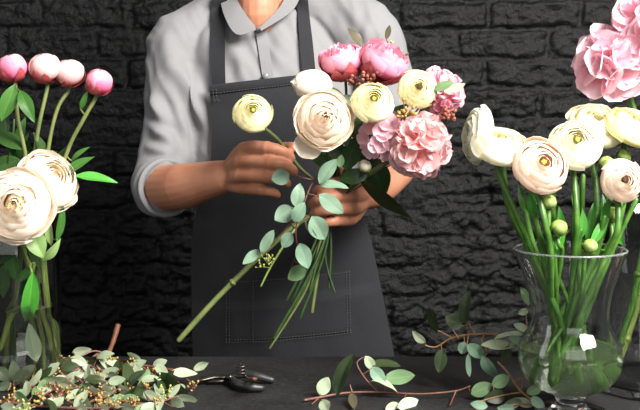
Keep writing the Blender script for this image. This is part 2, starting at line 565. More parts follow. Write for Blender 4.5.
def cup_bloom(mb, c, axis, Rr, kind, seed):
    rng = random.Random(seed)
    X, Y, Z = frame_of(axis)
    a0 = rng.random() * 6
    L = []
    if kind in ('ranunculus', 'ranunculus_loose'):
        loose = kind == 'ranunculus_loose'
        bs = [1.0, .93, .83, .69, .54, .41, .30, .21] if not loose else [1.05, .96, .82, .64, .47, .33, .22]
        for i in range(len(bs) - 1):
            b0, b1 = bs[i], bs[i + 1]
            t = i / (len(bs) - 2)
            h = (.44 if not loose else .40) * (1 - b1 ** 1.7) + .05 - .10 * max(0, t - .7) / .3
            lean = .93 if i > 1 else (.98 if not loose else 1.06)
            prof = [(0.10, -0.62), (b0 * 1.02 + .18, -0.60 + .25 * t), (b0 * 1.16 + .02, h - 0.24), (b1 * lean, h)]
            L.append((prof, 4 if i < 4 else 3, 1.45, (.045 if not loose else .07) * (1 - .5 * t), 1 - t, .02 if not loose else .035))
    elif kind == 'rose':
        L.append(([(0.1, -0.5), (0.6, -0.55), (0.95, -0.32), (1.12, -0.14)], 5, 1.3, 0.07, 1.0, 0.05))
        L.append(([(0.1, -0.5), (0.75, -0.52), (1.05, -0.2), (1.03, 0.02)], 4, 1.4, 0.07, .95, 0.05))
        L.append(([(0.1, -0.5), (0.9, -0.5), (1.10, -0.1), (0.86, 0.14)], 4, 1.4, 0.06, .85, 0.05))
        bs = [.90, .76, .60, .45, .31, .19, .10, .05]
        for i in range(len(bs) - 1):
            t = i / (len(bs) - 2)
            h = .20 + .22 * math.sin(PI / 2 * min(1, t * 1.6)) - .10 * max(0, t - .55)
            L.append(([(0.08, -0.45), (bs[i] * 1.05 + .1, -0.3), (bs[i] * 1.16 + .02, h - .2), (bs[i + 1] * .93, h)], 4 if i < 3 else 3, 1.4, 0.06, .8 * (1 - t), 0.04))
    elif kind in ('rosebud', 'rosebud_long'):
        zs = 1.35 if kind == 'rosebud_long' else 1.0
        for i in range(7):
            t = i / 6
            rho = 0.50 * (1 - t) + 0.04 * t
            h = 0.72 + 0.22 * t
            L.append(([(0.1, -0.9 * zs), (1.2 * (1 - .3 * t), -0.75 * zs), (1.05 * (1 - .4 * t), 0.35 * zs), (rho, h * zs)], 4 if i < 4 else 3, 1.5, 0.05, 1 - t, 0.04))
    elif kind == 'bud':
        for i in range(5):
            t = i / 4
            L.append(([(0.1, -0.85), (1.25 * (1 - .2 * t), -0.75), (1.28 * (1 - .25 * t), 0.75), (0.22 * (1 - t) + .03, 0.86 + .05 * t)], 4, 1.2, 0.05, 1 - t, 0.06))
    elif kind == 'half_open':       # pink bowl seen from the side, pale ruffled heart
        for i in range(4):
            t = i / 3
            L.append(([(0.1, -0.6), (0.95, -0.62), (1.18 - .12 * t, -0.1), (0.95 - .12 * t, 0.34 + .05 * t)], 5, 1.2, 0.06, 1, 0.06))
        for i in range(6):
            t = i / 5
            rho = 0.72 * (1 - t) + .08
            L.append(([(0.1, -0.5), (rho + .1, -0.3), (rho + .1, 0.15), (rho, 0.44 + .1 * t)], 5, 1.1, 0.13, .45 * (1 - t), 0.12))
    for prof, npet, over, ruf, lay, tilt in L:
        a0 += rng.uniform(.4, 1.2)
        for k in range(npet):
            cup_petal(mb, c, X, Y, Z, Rr, prof, a0 + 2 * PI * k / npet + rng.uniform(-.15, .15), PI / npet * over, rng, ruf, lay, tilt=tilt)


def petal(mb, base, d, n, L, W, cup, curl, ruffle, rng, layer=1.0, nu=6, nv=7):
    side = d.cross(n).normalized(); n = side.cross(d).normalized()
    seed = rng.random() * 90; rv = rng.random()
    rows, cols = [], []
    for i in range(nv + 1):
        v = i / nv * 0.985
        w = W * (0.16 + 0.84 * math.sin(PI / 2 * min(1, v / .62)))
        if v > .62:
            w *= math.sqrt(max(0.0, 1 - ((v - .62) / .38) ** 2.4))
        r_, c_ = [], []
        for j in range(nu + 1):
            u = -1 + 2 * j / nu
            nz = noise.noise(Vector((seed + u * 1.6, v * 1.8, 0))) * ruffle * L * (0.2 + v) + math.sin(u * 7 + seed) * ruffle * .35 * L * v * v
            r_.append(base + d * L * (v - .10 * v * abs(u) ** 2 * .3) + side * w * u + n * (cup * w * u * u + curl * L * v * v + nz))
            c_.append((v, rv, layer))
        rows.append(r_); cols.append(c_)
    mb.grid(rows, cols)


def ruffle_ball(mb, c, Rr, count, size, seed, axis, squash=1.0, inner=0.45, ruffle=0.16, ordered=False):
    rng = random.Random(seed)
    X, Y, Z = frame_of(axis)
    for i in range(count):
        t = (i + .5) / count
        ct = 1 - 1.72 * t
        st = math.sqrt(max(0, 1 - ct * ct)); ph = i * 2.39996 + rng.uniform(-.4, .4)
        out = X * st * math.cos(ph) + Y * st * math.sin(ph) + Z * ct * squash
        out.normalize()
        tang = frame_of(out)[0]
        tang.rotate(Matrix.Rotation(rng.uniform(0, 2 * PI), 3, out))
        if ordered and ct < .75:          # outer petals lie like overlapping scales pointing away from the heart
            tang = out * ct - Z
            tang.normalize(); tang.rotate(Matrix.Rotation(rng.uniform(-.6, .6), 3, out))
        # petals grow outward from the heart and flop towards the rim
        d = (out * rng.uniform(.45, .8) + tang * rng.uniform(.6, .9)).normalized() if ordered else (out * rng.uniform(.55, 1.0) + tang * rng.uniform(.3, .8)).normalized()
        n = out
        s = size * rng.uniform(.8, 1.2) * Rr
        base = c + out * (Rr * (1 - .62 * size) * rng.uniform(.86, 1.0)) - d * s * .45
        petal(mb, base, d, n, s, s * rng.uniform(.42, .56), rng.uniform(.25, .6), rng.uniform(-.25, .2), ruffle, rng, layer=rng.uniform(.4, 1))


def floret(mb, c, n, r, rng, cup=.25):
    X, Y, Z = frame_of(n)
    a0 = rng.random() * 6
    for k in range(4):
        a = a0 + k * PI / 2 + rng.uniform(-.15, .15)
        d = (X * math.cos(a) + Y * math.sin(a) + Z * .15).normalized()
        petal(mb, c, d, Z, r * rng.uniform(.9, 1.1), r * .55, cup, rng.uniform(-.1, .25), .08, rng, layer=rng.uniform(.5, 1))


US = (-1, -.78, -.5, -.22, -.06, .06, .22, .5, .78, 1)


def leaf_blade(mb, base, tip, W, nrm, fold=0.25, bend=0.12, power=.8, wave=0.0, nv=10, rnd=None):
    d = tip - base; L = d.length; d.normalize()
    side = d.cross(nrm)
    if side.length < 1e-4:
        side = d.cross(Vector((0.3, 0.2, 1)))
    side.normalize(); n = side.cross(d).normalized()
    rv = R.random() if rnd is None else rnd
    s0 = R.random() * 40
    rows, cols = [], []
    for i in range(nv + 1):
        v = i / nv
        w = W * max(0.012, math.sin(PI * max(1e-4, min(1, v)) ** .86)) ** power if v < 1 else W * .012
        r_, c_ = [], []
        for u in US:
            nz = wave * W * math.sin(s0 + v * 9 + u * 1.5) * abs(u)
            r_.append(base + d * L * v + side * w * u + n * (fold * w * abs(u) + bend * L * (4 * v * (1 - v)) * .5 - bend * L * v * v * .4 + nz))
            c_.append((v, rv, abs(u)))
        rows.append(r_); cols.append(c_)
    mb.grid(rows, cols)


def leaf_px(cx, cy, ln, wd, ang, d, table=False, asp=0.5, dtilt=None):
    """base, tip, half width, normal of a leaf seen at (cx, cy), ln x wd pixels, its tip pointing to ang degrees"""
    a = math.radians(ang)
    pt = PT if table else P
    dt = R.uniform(-.3, .3) * ln if dtilt is None else dtilt
    base = pt(cx - math.cos(a) * ln / 2, cy + math.sin(a) * ln / 2, d + dt * d / F * .5)
    tip = pt(cx + math.cos(a) * ln / 2, cy - math.sin(a) * ln / 2, d - dt * d / F * .5)
    full = max(asp * ln, wd)
    roll = math.acos(max(.12, min(1, wd / full)))
    view = -((base + tip) / 2 - Vector((0, 0, CZ))).normalized()
    dv = (tip - base).normalized()
    n = (view - dv * view.dot(dv)).normalized()
    n.rotate(Matrix.Rotation(roll * R.choice((-1, 1)), 3, dv))
    if n.dot(view) < 0:
        n = -n
    return base, tip, full * d / F / 2, n


def near_on(paths, p):
    best = None
    for q in paths:
        for x in q:
            if best is None or (x - p).length < (best - p).length:
                best = x
    return best


def bud_cluster(c, r, n, size, rng, axis=Vector((0, 0, 1))):
    mb, st = MB(), MB()
    for i in range(n):
        o = Vector((rng.gauss(0, .5), rng.gauss(0, .5), rng.gauss(0, .4))) * r
        ball(mb, c + o, size * rng.uniform(.75, 1.2), 6, 4, (1, 1, 1.25), (o + axis * r).normalized())
        tube(st, [c - axis * r * .7, c + o], [size * .28], 4, 1, cap=0, smooth=False)
    return mb, st


def sprig(name, label, stems, leaves, stem_mat, clusters=(), group=None, cat='eucalyptus', table=False, rad=0.0014, lmat='euc', power=.72, asp=.5):
    """stems: list of pixel paths [(px, py, d), ...]; leaves: (cx, cy, len, width, angle, depth[, material])"""
    pt = PT if table else P
    root = thing(name, label, cat, pt(*stems[0][0]), group)
    paths = []
    sm = MB()
    for k, s in enumerate(stems):
        pts = [pt(*q) for q in s]
        paths.append(tube(sm, pts, [rad * (1.35 if k == 0 else .9), rad * (.8 if k == 0 else .6)], 7, 6))
    for L in leaves:
        cx, cy, ln, wd, ang, d = L[:6]
        lm = L[6] if len(L) > 6 else lmat
        b, t, W, n = leaf_px(cx, cy, ln, wd, ang, d, table, asp)
        mb = MB()
        leaf_blade(mb, b, t, W, n, R.uniform(.05, .25), R.uniform(-.12, .2), power, .06)
        q = near_on(paths, b)
        o = part('leaf', mb, M[lm], root)
        pm = MB()
        mid = (q + b) / 2 + Vector((0, 0, -.1 * (q - b).length))
        tube(pm, [q, mid, b + (t - b) * .06], [rad * .62, rad * .5], 5, 4)
        part('petiole', pm, M[stem_mat], root, o)
    part('stem', sm, M[stem_mat], root)
    for (cx, cy, d, r, n, m_) in clusters:
        c = pt(cx, cy, d, .008) if table else P(cx, cy, d)
        mb, st = bud_cluster(c, r * d / F, n, 0.0016, R)
        o = part('bud_cluster', mb, M[m_], root)
        q = near_on(paths, c)
        tube(st, [q, c - Vector((0, 0, r * d / F * .5))], [rad * .5], 4, 3, smooth=False)
        part('bud_stalk', st, M['stem_red' if m_ == 'berry' else 'stem_pale'], root, o)
    return root


def flower(name, label, cat, kind, pos, rpx, axis, mat_, stem, stem_mat='stem', srad=0.0028, eye=None, sepal=None, leaves=(), group=None, seed=None, leaf_m='leaf', node=0, base_k=.6, guards=()):
    """pos = (px, py, depth); stem = world points after the bloom's base; leaves = (base, tip, half width, normal, material)"""
    px, py, d = pos
    c = P(px, py, d); Rr = rpx * d / F
    axis = axis.normalized()
    base = c - axis * Rr * base_k
    pts = [base + axis * Rr * .12, base - axis * Rr * .45] + list(stem)
    root = thing(name, label, cat, pts[-1], group)
    sd = seed if seed is not None else int(px * 7 + py * 13)
    mb = MB()
    if kind in ('ruffle', 'ruffle_big', 'carnation', 'florets'):
        rng = random.Random(sd)
        if kind == 'florets':
            X, Y, Z = frame_of(axis)
            n = 16
            for i in range(n):
                ct = 1 - 1.25 * (i + .5) / n
                st = math.sqrt(1 - ct * ct); ph = i * 2.39996
                o = X * st * math.cos(ph) + Y * st * math.sin(ph) + Z * ct
                floret(mb, c + o * Rr * rng.uniform(.7, .95), (o + axis * .3).normalized(), Rr * .52, rng)
        else:
            cnt, size = {'ruffle': (105, .58), 'ruffle_big': (75, .85), 'carnation': (80, .62)}[kind]
            ruffle_ball(mb, c, Rr, cnt, size, sd, axis, ruffle={'carnation': .2, 'ruffle': .11, 'ruffle_big': .05}[kind], ordered=kind == 'ruffle_big')
    else:
        cup_bloom(mb, c, axis, Rr, kind, sd)
    for (gx, gy, gl, gw, gz) in guards:      # loose outer petals: direction across the face, length, half width, how far back
        X, Y, Z = frame_of(axis)
        rt = Vector((1, 0, 0)) - axis * axis.x; rt.normalize(); up_ = axis.cross(rt) * -1
        if up_.z < 0:
            up_ = -up_
        dv = (rt * gx + up_ * gy).normalized()
        petal(mb, c + dv * Rr * .35 - axis * Rr * (.32 + gz), (dv - axis * .10).normalized(), axis, Rr * gl, Rr * gw, .18, -.12, .06, random.Random(int(gl * 100)), nu=10, nv=10)
    bl = part('bloom', mb, M[mat_], root)
    if eye:
        em = MB()
        if eye == 'stamen':
            rng = random.Random(sd + 1)
            X, Y, Z = frame_of(axis)
            for i in range(16):
                a = rng.random() * 6.28; q = rng.random() ** .5 * Rr * .24
                p0 = c + (X * math.cos(a) + Y * math.sin(a)) * q * .4 + Z * Rr * .0
                p1 = c + (X * math.cos(a) + Y * math.sin(a)) * q + Z * Rr * rng.uniform(.32, .48)
                tube(em, [p0, p1], [Rr * .012], 4, 1, cap=1, smooth=False)
                ball(em, p1, Rr * .026, 5, 4)
            part('stamens', em, M['stamen'], root, bl)
        else:
            rng = random.Random(sd + 1)
            hz = .30 if kind != 'ranunculus_loose' else .22
            ball(em, c + axis * Rr * (hz - .03), Rr * .115, 10, 8, (1, 1, .6), axis)
            X, Y, Z = frame_of(axis)
            for i in range(9):
                a = i * 2.4; q = Rr * .10 * math.sqrt(i / 9)
                ball(em, c + axis * Rr * (hz + .04) + (X * math.cos(a) + Y * math.sin(a)) * q, Rr * .032, 6, 4)
            part('flower_eye', em, M[eye], root, bl)
    if sepal:
        sm = MB(); rng = random.Random(sd + 2)
        X, Y, Z = frame_of(axis)
        big = sepal == 'sepal_red' or kind == 'bud'
        for k in range(5):
            a = k * 2 * PI / 5 + rng.random()
            o = X * math.cos(a) + Y * math.sin(a)
            prof_len = Rr * (1.25 if big else .75) * rng.uniform(.7, 1.1)
            b0 = base - axis * Rr * .10
            rows, cols = [], []
            for i in range(8):
                v = i / 7
                th = v * (1.45 if big else .9) * prof_len / Rr
                rr = (1.15 if big else .95) * Rr
                rho = math.sin(min(th, 1.9)) * rr; zz = -math.cos(min(th, 1.9)) * rr * (.86 if big else .62) - (0.02 * Rr)
                w = Rr * .42 * max(.02, math.sin(PI * v ** .8)) ** .7
                t_ = (-X * math.sin(a) + Y * math.cos(a))
                rows.append([c + o * rho + Z * zz + t_ * w * u + o * (-.25 * w * u * u) for u in (-1, -.5, 0, .5, 1)])
                cols.append([(v, .5, .5)] * 5)
            sm.grid(rows, cols)
        part('sepals', sm, M[sepal], root)
    st = MB()
    path = tube(st, pts, [srad, srad * .95, srad], 9, 6, wob=.12)
    for k in range(node):
        i = int(len(path) * (0.55 + .38 * (k + .5) / max(node, 1)))
        i = min(i, len(path) - 2)
        t_ = (path[i + 1] - path[i]).normalized()
        ball(st, path[i], srad * 1.45, 9, 6, (1, 1, .7), t_, (.5, .9, 0))
        ball(st, path[i] + frame_of(t_)[0] * srad * 1.2, srad * .7, 7, 5)
    part('stem', st, M[stem_mat], root)
    for (b, t, W, n, m_) in leaves:
        lm = MB()
        leaf_blade(lm, b, t, W, n, R.uniform(.15, .35), R.uniform(.05, .2), 1.0, .06)
        lo = part('leaf', lm, M[m_], root)
        q = near_on([path], b)
        if (q - b).length > .002:
            pm = MB(); tube(pm, [q, (q + b) / 2, b + (t - b) * .05], [srad * .45, srad * .35], 6, 3)
            part('petiole', pm, M[stem_mat], root, lo)
    return root


def lf(cx, cy, ln, wd, ang, d, m='leaf', asp=.42):
    b, t, W, n = leaf_px(cx, cy, ln, wd, ang, d, False, asp)
    return (b, t, W, n, m)

# ------------------------------------------------------------------ person
LEAN = math.radians(6.5)
OX, OD, OZ = P(294, 350, 2.15).x, 2.15, P(294, 350, 2.15).z
CL, SL = math.cos(LEAN), math.sin(LEAN)


def W2(xl, yl, s):
    """leaning torso frame -> world (yl < 0 is toward the viewer)"""
    return Vector((OX + xl * CL - s * SL, OD + yl, OZ + xl * SL + s * CL))


SEC = [(-.12, .165, .115), (0, .165, .112), (.15, .155, .105), (.30, .162, .112), (.42, .178, .120), (.52, .180, .116), (.58, .165, .104), (.63, .13, .086), (.665, .085, .068)]


def sec(s):
    for i in range(len(SEC) - 1):
        a, b = SEC[i], SEC[i + 1]
        if a[0] <= s <= b[0]:
            t = (s - a[0]) / (b[0] - a[0]); t = t * t * (3 - 2 * t)
            return a[1] + (b[1] - a[1]) * t, a[2] + (b[2] - a[2]) * t
    return (SEC[0] if s < SEC[0][0] else SEC[-1])[1:]


def torso(mb, grow, s0, s1, n=40, m=26):
    rows = []
    for i in range(m + 1):
        s = s0 + (s1 - s0) * i / m
        a, b = sec(s); a += grow; b += grow
        rows.append([W2(a * math.copysign(abs(math.cos(t)) ** .85, math.cos(t)), b * math.copysign(abs(math.sin(t)) ** .85, math.sin(t)), s) for t in [2 * PI * j / n for j in range(n)]])
    b0 = mb.grid(rows, None, closed=True)
    mb.f.append(tuple(b0 + j for j in range(n))[::-1])
    e = b0 + m * n
    mb.f.append(tuple(e + j for j in range(n)))


def remesh(mb, voxel, smooth, root, it=4):
    me = mb.mesh('tmp', Vector(root.location))
    o = bpy.data.objects.new('tmp', me); COL.objects.link(o)
    r = o.modifiers.new('r', 'REMESH'); r.mode = 'VOXEL'; r.voxel_size = voxel
    sm = o.modifiers.new('s', 'SMOOTH'); sm.factor = smooth; sm.iterations = it
    dg = bpy.context.evaluated_depsgraph_get(); dg.update()
    res = bpy.data.meshes.new_from_object(o.evaluated_get(dg))
    bpy.data.objects.remove(o)
    return res


def px3(*l):
    return [P(*q) for q in l]


person = thing('person', 'person in a grey shirt and charcoal apron holding the bouquet in both hands', 'person', Vector((OX, OD, 0)))
RB = Vector(person.location)

# body: one continuous surface
bm_ = MB()
torso(bm_, -.03, -.1, .60)
tube(bm_, px3((261, -70, 2.15), (261, -30, 2.14), (261, 0, 2.13), (262, 18, 2.14)), [.058, .056, .060, .066], 24, 4)
tube(bm_, px3((259, -8, 2.09), (259, 14, 2.085), (260, 34, 2.10)), [.040, .040, .035], 16, 4)     # throat and collar bones
tube(bm_, px3((246, -30, 2.12), (250, 0, 2.085), (256, 18, 2.07)), [.018, .017, .013], 10, 4)      # neck muscles
tube(bm_, px3((276, -30, 2.12), (270, 0, 2.085), (262, 18, 2.07)), [.018, .017, .013], 10, 4)
hd = P(263, -112, 2.08)
ball(bm_, hd + Vector((0, .02, .03)), .098, 24, 18, (.80, 1.0, 1.05))
ball(bm_, hd + Vector((0, -.025, -.045)), .075, 20, 14, (.80, .95, 1.05))
ball(bm_, hd + Vector((0, -.085, -.09)), .024, 12, 8, (1.1, .8, .8))
tube(bm_, [hd + Vector((0, -.082, .015)), hd + Vector((0, -.108, -.022))], [.008, .014], 10, 2)
tube(bm_, [hd + Vector((-.022, -.088, -.058)), hd + Vector((0, -.096, -.056)), hd + Vector((.022, -.088, -.058))], [.005, .008, .005], 8, 3)
for sx in (-1, 1):
    ball(bm_, hd + Vector((sx * .030, -.078, .022)), .014, 10, 8)
    ball(bm_, hd + Vector((sx * .080, .015, -.01)), .030, 12, 8, (.35, .7, 1.1))
for sx in (-1, 1):
    hp = W2(sx * .085, 0, -.08)
    tube(bm_, [hp, Vector((hp.x + sx * .02, OD + .0, .48)), Vector((hp.x + sx * .03, OD + .02, .07))], [.078, .055, .038], 16, 4)
# (viewer's) left arm, forearm, hand
tube(bm_, px3((192, 30, 2.14), (174, 60, 2.13), (171, 100, 2.10), (163, 150, 2.08), (157, 180, 2.065)), [.038, .040, .038, .036, .038], 18, 4)
tube(bm_, px3((155, 181, 2.06), (166, 187, 2.015), (184, 186, 1.965), (206, 181, 1.925), (228, 176, 1.888)), [.040, .0425, .0410, .0345, .0275], 20, 5)
LH = dict(wrist=(229, 176, 1.886), r=.0275, fingers=[
    ([(230, 168, 1.885), (244, 149, 1.846), (267, 148, 1.797), (283, 152, 1.797), (291, 158, 1.808)], [.015, .0132, .0120, .0104, .0088]),
    ([(230, 173, 1.885), (240, 162, 1.838), (270, 163, 1.787), (288, 167, 1.793), (294, 172, 1.808)], [.015, .0130, .0118, .0104, .0088]),
    ([(230, 179, 1.885), (240, 176, 1.838), (268, 177, 1.786), (282, 180, 1.795), (287, 184, 1.812)], [.015, .0126, .0112, .0100, .0086]),
    ([(230, 184, 1.888), (243, 188, 1.848), (262, 190, 1.802), (273, 192, 1.806), (277, 195, 1.818)], [.014, .0115, .0100, .0090, .0080]),
    ([(232, 172, 1.89), (248, 160, 1.872), (270, 152, 1.855), (285, 148, 1.830), (293, 147, 1.812)], [.018, .0165, .0130, .0110, .0092])])
RH = dict(wrist=(367, 195, 1.885), r=.0265, fingers=[
    ([(365, 188, 1.882), (357, 185, 1.852), (338, 183, 1.797), (323, 187, 1.795), (316, 192, 1.815)], [.015, .0128, .0112, .0100, .0086]),
    ([(365, 193, 1.880), (358, 196, 1.842), (336, 196, 1.787), (319, 200, 1.788), (312, 204, 1.810)], [.015, .0126, .0112, .0100, .0086]),
    ([(364, 198, 1.880), (356, 208, 1.842), (335, 209, 1.788), (319, 212, 1.793), (313, 215, 1.813)], [.015, .0122, .0108, .0096, .0084]),
    ([(363, 202, 1.884), (352, 219, 1.852), (335, 221, 1.800), (323, 223, 1.802), (317, 225, 1.816)], [.014, .0112, .0098, .0090, .0080]),
    ([(364, 189, 1.89), (356, 180, 1.878), (342, 173, 1.858), (331, 171, 1.836), (324, 172, 1.818)], [.018, .0160, .0128, .0108, .0092])])
for H in (LH, RH):
    for pts, rad in H['fingers']:
        tube(bm_, px3(*pts), [rad[0]] + [x * .92 for x in rad[1:]], 12, 4)
        for q, r_ in ((pts[1], rad[1] * .98), (pts[2], rad[2] * 1.0), (pts[3], rad[3] * .97)):     # knuckles
            ball(bm_, P(*q), r_, 10, 8)
    kn = [P(*f[0][1]) for f in H['fingers'][:4]]
    w = P(*H['wrist'])
    for k in range(3):
        tube(bm_, [w + (kn[k] + kn[k + 1] - 2 * w) * .08, (kn[k] + kn[k + 1]) / 2 + Vector((0, .008, 0))], [.016, .012], 10, 2)
# (viewer's) right arm
tube(bm_, px3((366, 34, 2.12), (377, 65, 2.11), (389, 95, 2.10), (401, 125, 2.08), (409, 145, 2.065)), [.038, .040, .038, .036, .034], 18, 4)
tube(bm_, px3((409, 145, 2.06), (403, 156, 2.02), (393, 170, 1.97), (381, 184, 1.925), (367, 195, 1.885)), [.036, .038, .037, .033, .0265], 20, 5)
body_me = remesh(bm_, .0026, .5, person, 2)
body = link('body', body_me, M['skin']); body.parent = person

# hair
hm = MB()
ball(hm, hd + Vector((0, .03, .045)), .103, 24, 16, (.86, .98, 1.02))
tube(hm, [hd + Vector((-.06, .06, 0)), hd + Vector((0, .085, -.03)), hd + Vector((.06, .06, 0))], [.03, .035, .03], 12, 4)
part('hair', hm, M['hair'], person)

# trousers and shoes below the apron
trm = MB(); torso(trm, .004, -.12, .06)
for sx in (-1, 1):
    hp = W2(sx * .085, 0, -.09)
    tube(trm, [hp, Vector((hp.x + sx * .02, OD, .48)), Vector((hp.x + sx * .03, OD + .01, .10))], [.095, .078, .072], 20, 4, cap=1)
tro = link('trousers', remesh(trm, .008, .5, person), M['trousers']); tro.parent = person
for sx in (-1, 1):
    hx = W2(sx * .085, 0, -.09).x + sx * .03
    sh = MB()
    tube(sh, [Vector((hx, OD + .07, .052)), Vector((hx, OD, .055)), Vector((hx, OD - .10, .045)), Vector((hx, OD - .17, .04))], [.045, .05, .045, .036], 16, 4)
    for v in sh.v:
        v.z = max(v.z, 0.0)
    part('shoe', sh, M['leather'], person)

# shirt
sm_ = MB()
torso(sm_, 0, -.02, .655)
tube(sm_, px3((238, 2, 2.17), (205, 26, 2.16), (178, 45, 2.14)), [.052, .056, .062], 22, 4)
tube(sm_, px3((284, -8, 2.17), (330, 12, 2.15), (366, 34, 2.12)), [.052, .060, .064], 22, 4)
tube(sm_, px3((186, 42, 2.14), (178, 54, 2.13), (175, 85, 2.11), (173, 115, 2.095), (168, 148, 2.08), (163, 170, 2.065), (162, 182, 2.045), (165, 187, 2.028)), [.056, .058, .056, .054, .053, .050, .051, .050], 26, 5, cap=2)
tube(sm_, px3((360, 32, 2.12), (372, 44, 2.115), (379, 65, 2.11), (390, 95, 2.10), (402, 125, 2.08), (409, 141, 2.07), (409, 149, 2.055), (405, 154, 2.04)), [.064, .064, .060, .055, .052, .048, .046, .044], 26, 5, cap=2)
shirt_me = remesh(sm_, .0045, .5, person, 6)


def crease_list(L):
    return [(P(*a), P(*b), r, h) for a, b, r, h in L]


# sewn and hanging folds: (from, to, width, height)
CR = crease_list([
    ((165, 40, 2.07), (178, 105, 2.05), .020, .007), ((178, 62, 2.06), (196, 118, 2.05), .016, .009), ((190, 75, 2.06), (204, 130, 2.06), .014, .009),
    ((150, 100, 2.05), (172, 128, 2.04), .013, .008), ((148, 125, 2.04), (175, 145, 2.03), .011, .008), ((143, 145, 2.03), (170, 153, 2.02), .010, .008),
    ((139, 160, 2.02), (163, 160, 2.01), .009, .006), ((205, 110, 2.03), (196, 155, 2.04), .016, .007), ((160, 70, 2.06), (150, 120, 2.05), .018, .005),
    ((168, 90, 2.05), (200, 150, 2.04), .012, .007),
    ((318, 0, 2.06), (312, 60, 2.04), .015, .006), ((336, 0, 2.06), (332, 55, 2.03), .013, .006), ((352, 15, 2.05), (342, 60, 2.03), .012, .006),
    ((372, 20, 2.05), (352, 60, 2.03), .012, .007), ((392, 30, 2.05), (402, 70, 2.05), .014, .005),
    ((226, 36, 2.05), (246, 76, 2.03), .014, .005), ((236, 60, 2.03), (240, 80, 2.03), .01, .004), ((282, 34, 2.05), (276, 72, 2.03), .016, .004)])
for v, n in zip(shirt_me.vertices, [x.vector.copy() for x in shirt_me.vertex_normals]):
    p = v.co + RB
    d = .0035 * noise.fractal(Vector((p.x * 13, p.y * 13, p.z * 9)), .8, 2, 3)
    q = (p.x + .55 * p.z)
    rd = noise.noise(Vector((q * 34, p.y * 8, (p.z - .5 * p.x) * 7)))
    d += .0035 * (1 - 2.2 * abs(rd)) * max(0.0, min(1.0, noise.noise(p * 6 + Vector((3, 1, 7))) * 2 + .6))
    for a, b, r, h in CR:
        ab = b - a
        t = max(0, min(1, (p - a).dot(ab) / ab.length_squared))
        q = (p - (a + ab * t)).length
        if q < r * 5 and n.y < .35:
            e = (q / r)
            d += 1.5 * h * (math.exp(-e * e) - .40 * math.exp(-(e - 1.9) ** 2)) * math.sin(PI * (0.12 + .76 * t))
    v.co = v.co + n * d
shirt_me.update()
shirt = link('shirt', shirt_me, M['shirt']); shirt.parent = person
SB = BVHTree.FromPolygons([v.co + RB for v in shirt_me.vertices], [tuple(p.vertices) for p in shirt_me.polygons])
CAM = Vector((0, 0, CZ))


def surf(px, py, off=.004, dflt=2.06, dmax=2.2):
    d = (P(px, py, 2.0) - CAM).normalized()
    h = SB.ray_cast(CAM, d)
    p = h[0] if h[0] is not None and h[0].y < dmax else P(px, py, dflt)
    return p - d * off


def slab(mb, top, bot, thick):
    """two facing rows of points joined into a thin padded sheet"""
    n = len(top)
    rows = []
    for k in range(5):
        t = k / 4
        rows.append([top[i].lerp(bot[i], t) for i in range(n)])
    d = Vector((0, thick, 0))
    b1 = mb.grid(rows)
    b2 = mb.grid([[p + d for p in r] for r in rows][::-1])
    for edge in (0, 4):
        b3 = mb.grid([rows[edge], [p + d for p in rows[edge]]])
    mb.grid([[r[0] for r in rows], [r[0] + d for r in rows]])
    mb.grid([[r[-1] for r in rows], [r[-1] + d for r in rows]])


def crv(pts, per=5):
    return catmull(pts, per)


# collar: two leaves, stand behind
col = MB()
tL = crv(px3((230, -22, 2.16), (236, -4, 2.085), (243, 10, 2.055), (255, 26, 2.028)))
bL = crv([P(219, -14, 2.15), P(221, 8, 2.075), P(229, 27, 2.035), P(237, 34, 2.022)] )
bL2 = crv([P(219, -14, 2.15), P(223, 12, 2.07), P(236, 34, 2.022), P(256, 30, 2.018)])
slab(col, tL, bL2, .003)
tR = crv(px3((292, -24, 2.16), (286, -5, 2.085), (278, 9, 2.055), (260, 27, 2.028)))
bR = crv(px3((303, -16, 2.15), (298, 2, 2.075), (287, 15, 2.045), (261, 31, 2.020)))
slab(col, tR, bR, .003)
part('collar', col, M['shirt'], person, shirt)
cs = MB()
tube(cs, px3((233, -8, 2.12), (236, -22, 2.17), (248, -30, 2.22), (276, -30, 2.22), (288, -22, 2.17), (288, -8, 2.12)), [.012], 10, 4)
part('collar_stand', cs, M['shirt'], person, shirt)
# placket
pk = MB()
ys = [27 + i * 6 for i in range(14)]
pl = [surf(255 + (y - 27) * .15, y, .005) for y in ys]
pr_ = [surf(266 + (y - 27) * .15, y, .005) for y in ys]
slab(pk, pl, pr_, .004)
part('placket', pk, M['shirt'], person, shirt)
for bx, by in ((259, 29.5), (265.5, 76)):
    bt = MB(); c = surf(bx, by, .0115)
    for r_, o in ((.0058, .0), (.0040, -.0012)):
        ball(bt, c + Vector((0, o, 0)), r_, 16, 8, (1, .35, 1))
    part('button', bt, M['button'], person, shirt)


def cuff(pts, rad, name='rolled_cuff'):
    """turned-up sleeve end: an open ring with thickness and a second roll"""
    mb = MB()
    path = catmull(px3(*pts), 6)
    rr = lerp_list(rad, len(path))
    rows = []
    n = 36
    seq = [(i, 0.0) for i in range(len(path))] + [(len(path) - 1 - i, -.0065) for i in range(len(path))]
    for i, o in seq:
        t = (path[min(i + 1, len(path) - 1)] - path[max(i - 1, 0)]).normalized()
        X, Y, _ = frame_of(t)
        r = []
        for j in range(n):
            a = 2 * PI * j / n
            q = rr[i] + o
            q += .0022 * noise.noise(Vector((math.cos(a) * 2, math.sin(a) * 2, i * .25)))
            if o == 0:
                q += .0025 * math.sin(PI * i / (len(path) - 1)) + (.0022 if i > len(path) * .45 else 0)
            r.append(path[i] + (X * math.cos(a) + Y * math.sin(a)) * q)
        rows.append(r)
    rows.append(rows[0])
    mb.grid(rows, None, closed=True)
    o = part(name, mb, M['shirt'], person, shirt)
    return o


